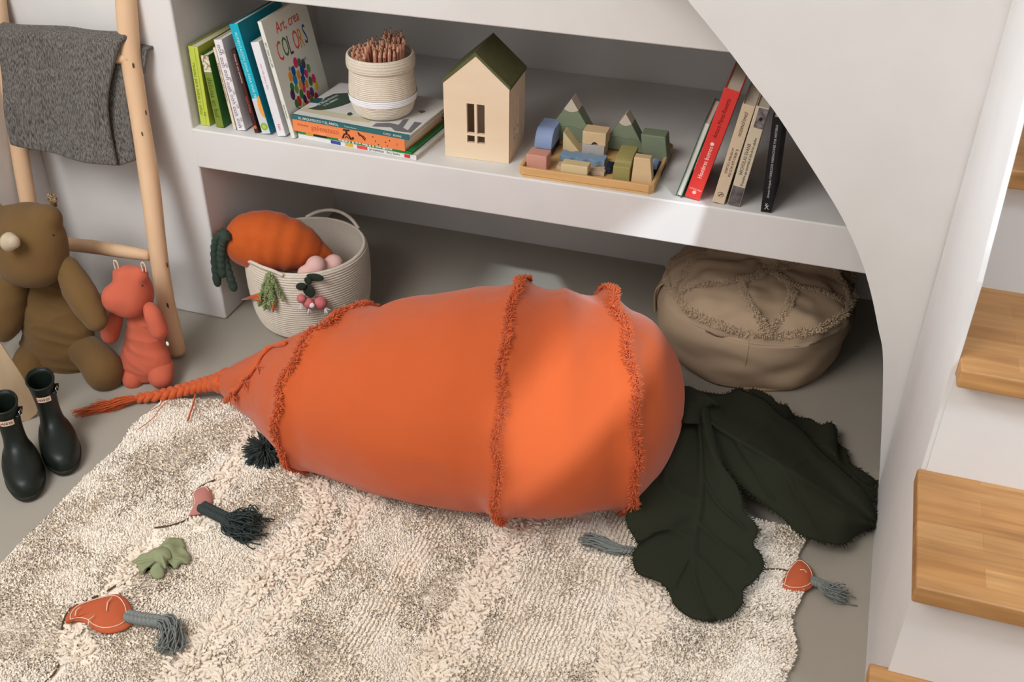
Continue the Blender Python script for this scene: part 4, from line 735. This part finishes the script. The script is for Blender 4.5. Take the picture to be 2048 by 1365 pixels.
def art(name, poly, c, lift=.0004):
    Mi = rootM(b4).inverted(); P = [Mi @ Vector(tuple(gp(x, y, ZT[4]))) for x, y in poly]; V, Fc = prism([(p.x, p.y) for p in P], 'z', t4, t4+lift); return mesh_obj(name, V, Fc, col('art_%02x%02x%02x' % c, c, .5), b4, smooth=False, world=False)
art('cover_art', [(598, 221), (612, 214), (722, 235), (745, 239), (738, 246), (712, 243), (640, 230)], (198, 190, 160), .0003)
art('cover_art', [(616, 218), (632, 213), (642, 205), (650, 196), (668, 188), (698, 186), (712, 192), (700, 206), (684, 212), (662, 218), (640, 221)], (62, 78, 66), .0005)
art('cover_art', [(620, 205), (636, 207), (643, 203), (646, 197), (634, 196)], (28, 84, 92), .0006)
art('cover_art', [(744, 253), (752, 247), (778, 246), (797, 250), (806, 240), (818, 238), (806, 256), (816, 261), (829, 244), (844, 246), (822, 266), (790, 262), (782, 255), (760, 254)], (112, 110, 112), .0005)
art('cover_art', [(696, 226), (702, 225), (706, 229), (700, 232), (694, 230)], (70, 76, 66), .0006)
art('cover_art', [(836, 222), (848, 221), (852, 224), (842, 227)], (120, 112, 106), .0005)
for i, (x, y) in enumerate(((636, 211), (648, 212))):
    Mi = rootM(b4).inverted(); p = Mi @ Vector(tuple(gp(x, y, ZT[4]))); q = Mi @ Vector(tuple(gp(x+45, y-23, ZT[4]))); u = q-p; u.z = 0; text(('EL ARQUITECTO', 'Y EL ÁRBOL')[i], .0095, basis((p.x, p.y, t4+.0007), u, Vector((-u.y, u.x, 0))), col('ink_c8d0c4', (200, 208, 196)), b4)

# right hand group
r1, t, h = stand('book', 'thin dark green book showing its pale page edge beside the red book', (1409, 243), (1351, 391), (1366, 394), .13, (40, 92, 70), y0=1.950, t=.013, reverse=True, pages=mat('white_pages', (226, 224, 216), .9, 'n', (212, 208, 198), 60, .2, .001, stretch=(14, 14, .4)))
r2, t, h = stand('novel', 'thick red novel Hombres buenos in the right hand group on the shelf', (1449, 179), (1369, 396), (1403, 403), .155, (214, 60, 54), y0=1.948, t=.031)
sptext(r2, 'Hombres buenos', t, .048, .0130, (246, 214, 206), False, sx=.80); sptext(r2, 'Arturo Pérez-Reverte', t, .140, .0128, (110, 22, 24), False, sx=.74); disc(r2, 'publisher_mark', (t*.5, .126), .0038, (240, 214, 206))
text('ALFAGUARA', .0058, basis((t*.10, -.0009, .022), (1, 0, 0), (0, 0, 1)), col('ink_f0b0a8', (240, 176, 168)), r2, sx=.78); text('■', .009, basis((t*.40, -.0009, .015), (1, 0, 0), (0, 0, 1)), col('ink_f0b0a8'), r2) if False else disc(r2, 'publisher_mark', (t*.5, .015), .0040, (240, 176, 168))
r3, t, h = stand('novel', 'beige novel by Jonas Jonasson between the red and the Nicholas Evans books', (1484, 217), (1423, 412), (1451, 417), .14, (210, 188, 160), y0=1.948, t=.0245)
sptext(r3, 'JONAS JONASSON', t, h*.93, .0085, (60, 48, 42), x=t*.5, sx=.72); sptext(r3, 'EL ABUELO QUE SALTÓ POR', t, h*.57, .0066, (80, 52, 48), x=t*.68, sx=.72); sptext(r3, 'LA VENTANA Y SE LARGÓ', t, h*.57, .0066, (80, 52, 48), x=t*.34, sx=.72)
disc(r3, 'publisher_ring', (t*.5, .020), .0058, (60, 52, 46)); disc(r3, 'publisher_field', (t*.5, .020), .0050, (210, 188, 160), off=-.0014); mesh_obj('publisher_bird', *ln3(0, [(t*.5-.003, .017), (t*.5, .020), (t*.5+.0035, .0215), (t*.5, .0225)], .0008, -.0016), BLACKM, r3, world=False)
r4, t, h = stand('novel', 'cream novel by Nicholas Evans with a horse eye picture at the top of its spine', (1512, 215), (1454, 411), (1483, 417), .14, (206, 192, 166), y0=1.948, t=.0250)
HORSE = mat('horse_photo', (60, 54, 58), .5, 'n', (140, 130, 132), 90, 0, amt=.3); box('horse_photo', (t*.25, t-.0005, -.0011, 0, h*.80, h-.002), HORSE, r4, world=False); disc(r4, 'horse_eye', (t*.62, h*.89), .0035, (24, 20, 24), off=-.0015); box('landscape_photo', (.0008, t-.0008, -.0011, 0, .001, h*.20), mat('landscape_photo', (58, 54, 58), .5, 'n', (120, 112, 112), 60, 0, amt=.4), r4, world=False)
sptext(r4, 'NICHOLAS EVANS', t, h*.32, .0098, (84, 34, 34), False, x=t*.34, sx=.85); sptext(r4, 'El hombre que susurraba al oído de los caballos', t, h*.215, .0078, (60, 44, 40), False, x=t*.68, sx=.70); sptext(r4, 'P&J', t, .008, .0105, (190, 184, 180), False)
r5, t, h = stand('novel', 'black novel with small white spine lettering standing rightmost in the shelf', (1545, 235), (1521, 425), (1544, 428), .15, (24, 24, 26), y0=1.942, t=.0205)
sptext(r5, 'Antonio Orejudo / FABULOSAS NARRACIONES POR HISTORIAS', t, h*.16, .0066, (190, 190, 188), False, x=t*.52, sx=.84); text('X', .013, basis((t*.30, -.0009, .011), (1, 0, 0), (0, 0, 1)), col('ink_c8c8c8', (200, 200, 200)), r5); text('x', .012, basis((t*.32, -.0009, .018), (1, 0, 0), (0, 0, 1)), col('ink_c8c8c8'), r5)

# ---------------------------------------------------------------- pencil basket
fb = gp(757, 243, ZT[4]); pcx, pcy = fb[0]-.010, fb[1]+.053; zb = ZT[4]+.0008
pb = thing('pencil_basket', 'small white rope basket with folded cuff standing on the stack of picture books', 'basket', (pcx, pcy, zb))
zr = float(px(750, 128, 1, pcy-.074)[2])-zb; HB = max(.09, min(zr, .14))
pp = cr([(.004, 0), (.048, 0), (.062, .008), (.0705, .030), (.0735, .050), (.0720, .075), (.0690, HB-.03)], 220); pp = [(r+.0017*abs(math.sin(z/.0042*PI))*(z > .004), z) for r, z in pp]
inn_ = [(.066, HB-.006), (.065, HB-.03), (.066, .04), (.05, .006), (.004, .005)]
mk = lathe(pp+[(.0685, HB-.012)]+inn_, 64, (pcx, pcy, zb)); RP = mat('cream_rope_small', (222, 210, 192), .95, 'n', (212, 198, 178), 200, .5, .0015)
mesh_obj('body', *mk, RP, pb)
cf = [(.0695, HB-.030), (.0740, HB-.029), (.0755, HB-.022), (.0752, HB-.010), (.0735, HB-.002), (.0705, HB), (.0680, HB-.004), (.0675, HB-.02)]
mesh_obj('cuff', *lathe([(r+.0008*math.sin(i*1.9), z) for i, (r, z) in enumerate(cr(cf, 40).tolist())], 64, (pcx, pcy, zb)), RP, pb)
mesh_obj('white_band', *rings_mesh([[(pcx+(r+.0012+.0009*abs(math.sin(z/.0042*PI)))*math.cos(2*PI*j/64), pcy+(r+.0012+.0009*abs(math.sin(z/.0042*PI)))*math.sin(2*PI*j/64), zb+z) for j in range(64)] for r, z in [(np.interp(z, [.03, .05, .075], [.0712, .0742, .0727])+.0008, z) for z in np.linspace(.036, .052, 22)]], False), mat('white_rope_small', (240, 238, 240), .95, 'n', None, 200, .5, .0015), pb)
# pencils: each one an object
PEN = mat('rose_brown_pencil', (176, 122, 100), .5); PTW = mat('sharpened_wood', (206, 152, 122), .6); LEAD = col('pencil_lead', (70, 44, 44), .5)
def pencil_mesh(L_=.120, r=.0040):
    Rg = [[(rr_*math.cos(PI*j/3), rr_*math.sin(PI*j/3), z) for j in range(6)] for rr_, z in ((r, 0), (r, L_-.016), (r*.32, L_-.004), (.0003, L_))]; V, Fc = rings_mesh(Rg); return V, Fc, [0]*6+[1]*6+[2]*6+[0, 2]
V, Fc, fi = pencil_mesh(); protos = []
for nm, c in (('a', (176, 122, 100)), ('b', (150, 98, 80)), ('c', (196, 140, 116))): protos.append(mesh_obj('colouring_pencil', V, Fc, [mat('pencil_'+nm, c, .45), PTW, LEAD], None, smooth=False, world=False, fidx=fi))
k = 0; pts = [(0., 0.)]
for rr_, n in ((.0105, 6), (.0205, 12), (.0305, 18), (.0405, 24), (.0505, 30)): pts += [(rr_*math.cos(2*PI*i/n+rr_*30), rr_*math.sin(2*PI*i/n+rr_*30)) for i in range(n)]
for x, y in pts:
    pr_ = protos[k % 3]; o = pr_ if k < 3 else pr_.copy()
    if k >= 3: COL.objects.link(o)
    zt = HB-.120+.021+.004*math.sin(k*2.3)+.008*(y/.055)+.003*random.random()+(.007 if x > -.01 else -.010)
    s_ = .80; bx_, by_ = x*s_, y*s_; tilt = Vector((x*1.02-bx_+(-.012 if x < 0 and y < .02 else .002)+random.uniform(-.0015, .0015), y*1.02-by_+random.uniform(-.0015, .0015), .12)); o.rotation_euler = tilt.to_track_quat('Z', 'Y').to_euler(); o.location = (pcx+bx_, pcy+by_, zb+max(zt, .007))
    tag(o, 'rose brown sharpened pencil standing point up in the small white rope basket', 'pencil', 'pencils in the rope basket'); k += 1

# ---------------------------------------------------------------- toy house
hy = math.atan2(.007, .144); th = thing('toy_house', 'birch plywood toy house with dark olive roof and cut out windows on the shelf', 'toy house', (-.799, 1.984, ZS+.0005), (0, 0, hy))
HW, HD, HE, HR, TW = .145, .130, .167, .231, .008
def holes(u0, us, zs_, W_, H_, skip):      # rectangular wall with window openings, as cells
    return [(a, b, c, d_) for a, b in zip(us[:-1], us[1:]) for c, d_ in zip(zs_[:-1], zs_[1:]) if not any(s[0] <= a+1e-6 and b-1e-6 <= s[1] and s[2] <= c+1e-6 and d_-1e-6 <= s[3] for s in skip)]
sk = [(.051, .068, .060, .127), (.0735, .091, .060, .127), (.051, .068, .038, .055), (.0735, .091, .038, .055)]
cl = holes(0, [0, .051, .068, .0735, .091, HW], [0, .038, .055, .060, .127, HE], HW, HE, sk)
gab = [(0, HE), (HW, HE), (HW/2, HR)]
V, Fc = merge([(boxv(a, b, 0, TW, c, d_), BF) for a, b, c, d_ in cl]+[prism(gab, 'y', 0, TW)]); mesh_obj('front_wall', V, Fc, BIRCH, th, smooth=False, world=False)
V, Fc = merge([(boxv(0, HW, HD-TW, HD, 0, HE), BF), prism(gab, 'y', HD-TW, HD)]); mesh_obj('back_wall', V, Fc, BIRCH, th, smooth=False, world=False)
s2 = [(.040, .056, .060, .127), (.062, .078, .060, .127), (.040, .056, .038, .055), (.062, .078, .038, .055)]; cl = holes(0, [TW, .040, .056, .062, .078, HD-TW], [0, .038, .055, .060, .127, HE-.004], HD, HE, s2)
V, Fc = merge([(boxv(HW-TW, HW-.0004, a, b, c, d_), BF) for a, b, c, d_ in cl]); mesh_obj('side_wall', V, Fc, BIRCH, th, smooth=False, world=False)
V, Fc = merge([(boxv(.0004, TW, a, b, c, d_), BF) for a, b, c, d_ in cl]); mesh_obj('side_wall', V, Fc, BIRCH, th, smooth=False, world=False)
box('floor_panel', (TW, HW-TW, TW, HD-TW, 0, .006), BIRCH, th, world=False)
RFM = mat('dark_olive_roof', (96, 96, 62), .6, 'n', (88, 88, 56), 60, .05, .001); sl = (HR-HE)/(HW/2); tt_ = .0055
for sg in (0, 1):
    f = (lambda x: x) if sg == 0 else (lambda x: HW-x); e_ = -.0025
    V, Fc = prism([(f(e_), HE+e_*sl+.0008), (f(HW/2), HR+.0008), (f(HW/2), HR+.0008+tt_*1.35), (f(e_), HE+e_*sl+.0008+tt_*1.35)], 'y', -.0015, HD+.0015); mesh_obj('roof_panel', V, Fc, RFM, th, smooth=False, world=False)
PLD = mat('plywood_edge', (176, 130, 88), .6)
V, Fc = merge([(boxv(HW-.0004+.0001, HW+.0003, a, a+.0010, 0, HE-.003), BF) for a in (.0018, .0048)]); mesh_obj('ply_edge', V, Fc, PLD, th, smooth=False, world=False)

# ---------------------------------------------------------------- tray of landscape blocks
ty_ = .006; TO = gp(1036, 352, ZS); TO = np.array([TO[0], max(TO[1], 1.937), ZS+.0005]); TL_, TD_ = .290, .228
tr_ = thing('wooden_tray', 'shallow beech tray with cut corners holding pastel wooden landscape blocks', 'tray', TO, (0, 0, ty_))
c_ = .010; oc = [(c_, 0), (TL_-c_, 0), (TL_, c_), (TL_, TD_-c_), (TL_-c_, TD_), (c_, TD_), (0, TD_-c_), (0, c_)]
o = mesh_obj('tray_base', *prism(oc, 'z', 0, .004), BEECH, tr_, smooth=False, world=False)
def inset(p, g): return (min(max(p[0], g), TL_-g), min(max(p[1], g), TD_-g))
V = []; Fc = []; n = 8; ic = [inset(p, .0075) for p in oc]
for zz in (.0041, .021): V += [(*p, zz) for p in oc]+[(*p, zz) for p in ic]
for i in range(n): j = (i+1) % n; Fc += [(i, j, 16+j, 16+i), (8+j, 8+i, 24+i, 24+j), (16+i, 16+j, 24+j, 24+i), (j, i, 8+i, 8+j)]
o = mesh_obj('tray_rim', V, Fc, BEECH, tr_, smooth=False, world=False); bevel(o, .0015)
ZTR = ZS+.0005+.0042
BC = dict(coral=(214, 142, 122), blue=(124, 148, 196), navy=(30, 40, 62), tan=(224, 188, 136), sand=(222, 196, 142), grey=(176, 168, 164), green=(104, 120, 92), dgreen=(92, 108, 82), white=(206, 192, 170), olive=(146, 134, 66), ochre=(170, 124, 52), wave=(110, 146, 178), ltan=(206, 178, 144))
BC = {k: tuple(int(x*.8+y*.2) for x, y in zip(v, (215, 205, 195))) if k != 'navy' else v for k, v in BC.items()}
def bmat(c): return mat('block_'+c, BC[c], .65, 'n', tuple(int(v*.95) for v in BC[c]), 14, .05, .001, stretch=(1, 1, 4))
GRP = 'wooden landscape blocks in the beech tray'
def blk(label, c, FL, z0, prof, axis, a1, dx=0, yaw=ty_, bv=.0018, loc=None):
    L0 = gp(*FL, z0) if loc is None else np.array(loc); V, Fc = prism(prof, axis, 0, a1); o = mesh_obj('wooden_block', V, Fc, bmat(c), None, smooth=False, world=False); o.location = (float(L0[0]), float(L0[1]), z0); o.rotation_euler = (0, 0, yaw); bevel(o, bv, 2, 30); tag(o, label, 'toy block', GRP); return o
def rect(w, h): return [(0, 0), (w, 0), (w, h), (0, h)]
def arcp(w, h, r, cx=None):
    cx = w/2 if cx is None else cx; return [(0, 0)]+[(cx-r*math.cos(a), r*math.sin(a)) for a in np.linspace(0, PI, 12)]+[(w, 0), (w, h), (0, h)]
Z_ = ZTR+.0003
blk('coral pink block in the front left corner of the tray', 'coral', (1052, 338), Z_, rect(.045, .034), 'y', .038)
nv_ = gp(1068, 308, Z_); blk('flat navy block under the light blue hump in the tray', 'navy', (1067, 309), Z_, rect(.040, .014), 'y', .085)
q = [(0, 0), (.078, 0), (.078, .040)]+[(.030-.030*math.sin(a)+.0, .040*math.cos(a)) for a in np.linspace(0, PI/2*.98, 12)]
blk('light blue block with a rounded hump at the left of the tray', 'blue', (0, 0), Z_+.0145, q, 'x', .039, loc=(nv_[0], nv_[1], 0))
blk('sand coloured triangular block beside the light blue hump', 'sand', (1125, 302), Z_, [(0, 0), (.040, 0), (.002, .044), (0, .044)], 'y', .030)
g0 = gp(1163, 311, Z_); blk('grey block with a small arch, lower of the stacked pair', 'grey', (1163, 311), Z_, arcp(.050, .027, .007), 'y', .038, bv=.0012)
blk('tan block with a small arch, stacked on the grey one', 'tan', (0, 0), Z_+.0274, arcp(.052, .030, .007, .028), 'y', .040, bv=.0012, loc=(g0[0], g0[1], 0))
blk('small oblong tan block lying near the front of the tray', 'sand', (1120, 347), Z_+.004, rect(.058, .018), 'y', .026) if False else None
def wavy(w, d, amp, ph, n=22): return [(w*i/n, amp*math.sin(i*.95+ph)-0) for i in range(n+1)]+[(w*(n-i)/n, d+amp*math.sin((n-i)*.95+ph+.6)) for i in range(n+1)]
blk('grey slab with a wavy edge lying under the small tan block', 'ltan', (1112, 340), Z_, wavy(.105, .026, .0028, 1), 'z', .009, bv=.0008)
blk('light blue wave shaped slab in the middle of the tray', 'wave', (1118, 322), Z_, wavy(.100, .032, .0038, .3), 'z', .013, bv=.0012)
blk('small oblong tan block lying near the front of the tray', 'sand', (1121, 345), Z_+.0094, rect(.058, .020), 'y', .028)
blk('thin flat light tan slab at the front of the tray', 'ltan', (1118, 356), Z_, rect(.094, .006), 'y', .014, bv=.0008)
blk('small navy block beside the olive arch', 'navy', (1208, 347), Z_, rect(.014, .014), 'y', .035)
ao = [(0, 0)]+[(.017, 0)]+[(.078-.058*math.cos(a), .036*math.sin(a)) for a in np.linspace(.0, PI/2, 10)]+[(.078, .052)]+[(.076-.052*math.sin(a)*1.2, .052-.010*(1-math.cos(a))*1.2) for a in np.linspace(.1, PI/2, 6)]+[(0, .036)]
blk('olive green quarter arch block reaching from the front of the tray', 'olive', (1224, 364), Z_, ao, 'x', .036)
blk('tall tan wedge block in the front right corner of the tray', 'tan', (1261, 369), Z_, [(0, 0), (.046, 0), (.037, .062), (.003, .062)], 'y', .022)
n0 = gp(1299, 360, Z_); blk('navy slab with a wavy top at the right side of the tray', 'navy', (1303, 352), Z_, [(0, 0), (.020, 0), (.020, .008), (.015, .012), (.007, .010), (0, .014)], 'y', .056, bv=.0008)
blk('light blue wave block under the large green slanted block', 'blue', (1298, 338), Z_+.0146, [(0, 0), (.016, 0), (.016, .010), (.008, .013), (0, .010)], 'y', .030, bv=.0008)
gq = gp(1283, 333, Z_); w_ = .054
blk('large green slanted block at the right of the tray', 'green', (0, 0), Z_+.0002, [(.006, 0), (.060, 0), (.050, .062), (-.004, .062)], 'y', .040, loc=(gp(1279, 325, Z_)[0], gp(1287, 325, Z_)[1]+.004, 0), bv=.0025)
def mountain(apex, yb, Wd, H_, names, seed):
    A = px(*apex, 1, yb); xc = A[0]; zt = A[2]; z0 = zt-H_; dep = .036
    def hw(z): return Wd/2*(zt-z)/H_
    cuts = [0, .30*H_, .62*H_, .80*H_]
    zl = [zt, zt-.27*H_, zt-.66*H_, z0]
    for i, (nm, c) in enumerate(names):
        za, zb_ = zl[i], zl[i+1]; n = 12
        def edge(z, amp): return [(hw(z)*(2*k/n-1), z+amp(k/n)) for k in range(n+1)]
        f_cap = lambda s: -.006*math.sin(s*PI)+.0005; f_w = lambda s: .0018*math.sin(s*13+seed)
        lo = edge(zb_, f_cap if i == 0 else (f_w if i == 1 else (lambda s: 0))); hi = [(0, za)] if i == 0 else edge(za, (f_cap if i == 1 else f_w))
        pr2 = [(x, z-zb_-(.0003 if i else 0)) for x, z in lo]+[(x, z-zb_-.0006) for x, z in hi[::-1]]
        o = blk(nm, c, (0, 0), zb_, pr2, 'y', dep, loc=(xc, yb, 0), yaw=ty_, bv=.0008)
    return xc, z0, hw(z0)
ym = TO[1]+.172
xc, z0, w_ = mountain((1143, 197), ym, .124, .100, [('pale snow cap on the taller green mountain', 'white'), ('upper green slope of the taller mountain behind the sand triangle', 'green'), ('lower green slope of the taller mountain behind the sand triangle', 'dgreen')], 1)
blk('ochre block under the taller mountain at the back of the tray', 'ochre', (0, 0), Z_, rect(2*w_-.004, max(z0-Z_-.0004, .01)), 'y', .036, loc=(xc-w_+.002, ym, 0))
xc, z0, w_ = mountain((1252, 228), ym+.008, .108, .085, [('pale snow cap on the shorter green mountain', 'white'), ('upper green slope of the shorter mountain behind the olive arch', 'green'), ('lower green slope of the shorter mountain behind the olive arch', 'dgreen')], 4)
if z0-Z_ > .006: blk('green block under the shorter mountain at the back of the tray', 'dgreen', (0, 0), Z_, rect(2*w_-.004, z0-Z_-.0004), 'y', .036, loc=(xc-w_+.002, ym+.008, 0))
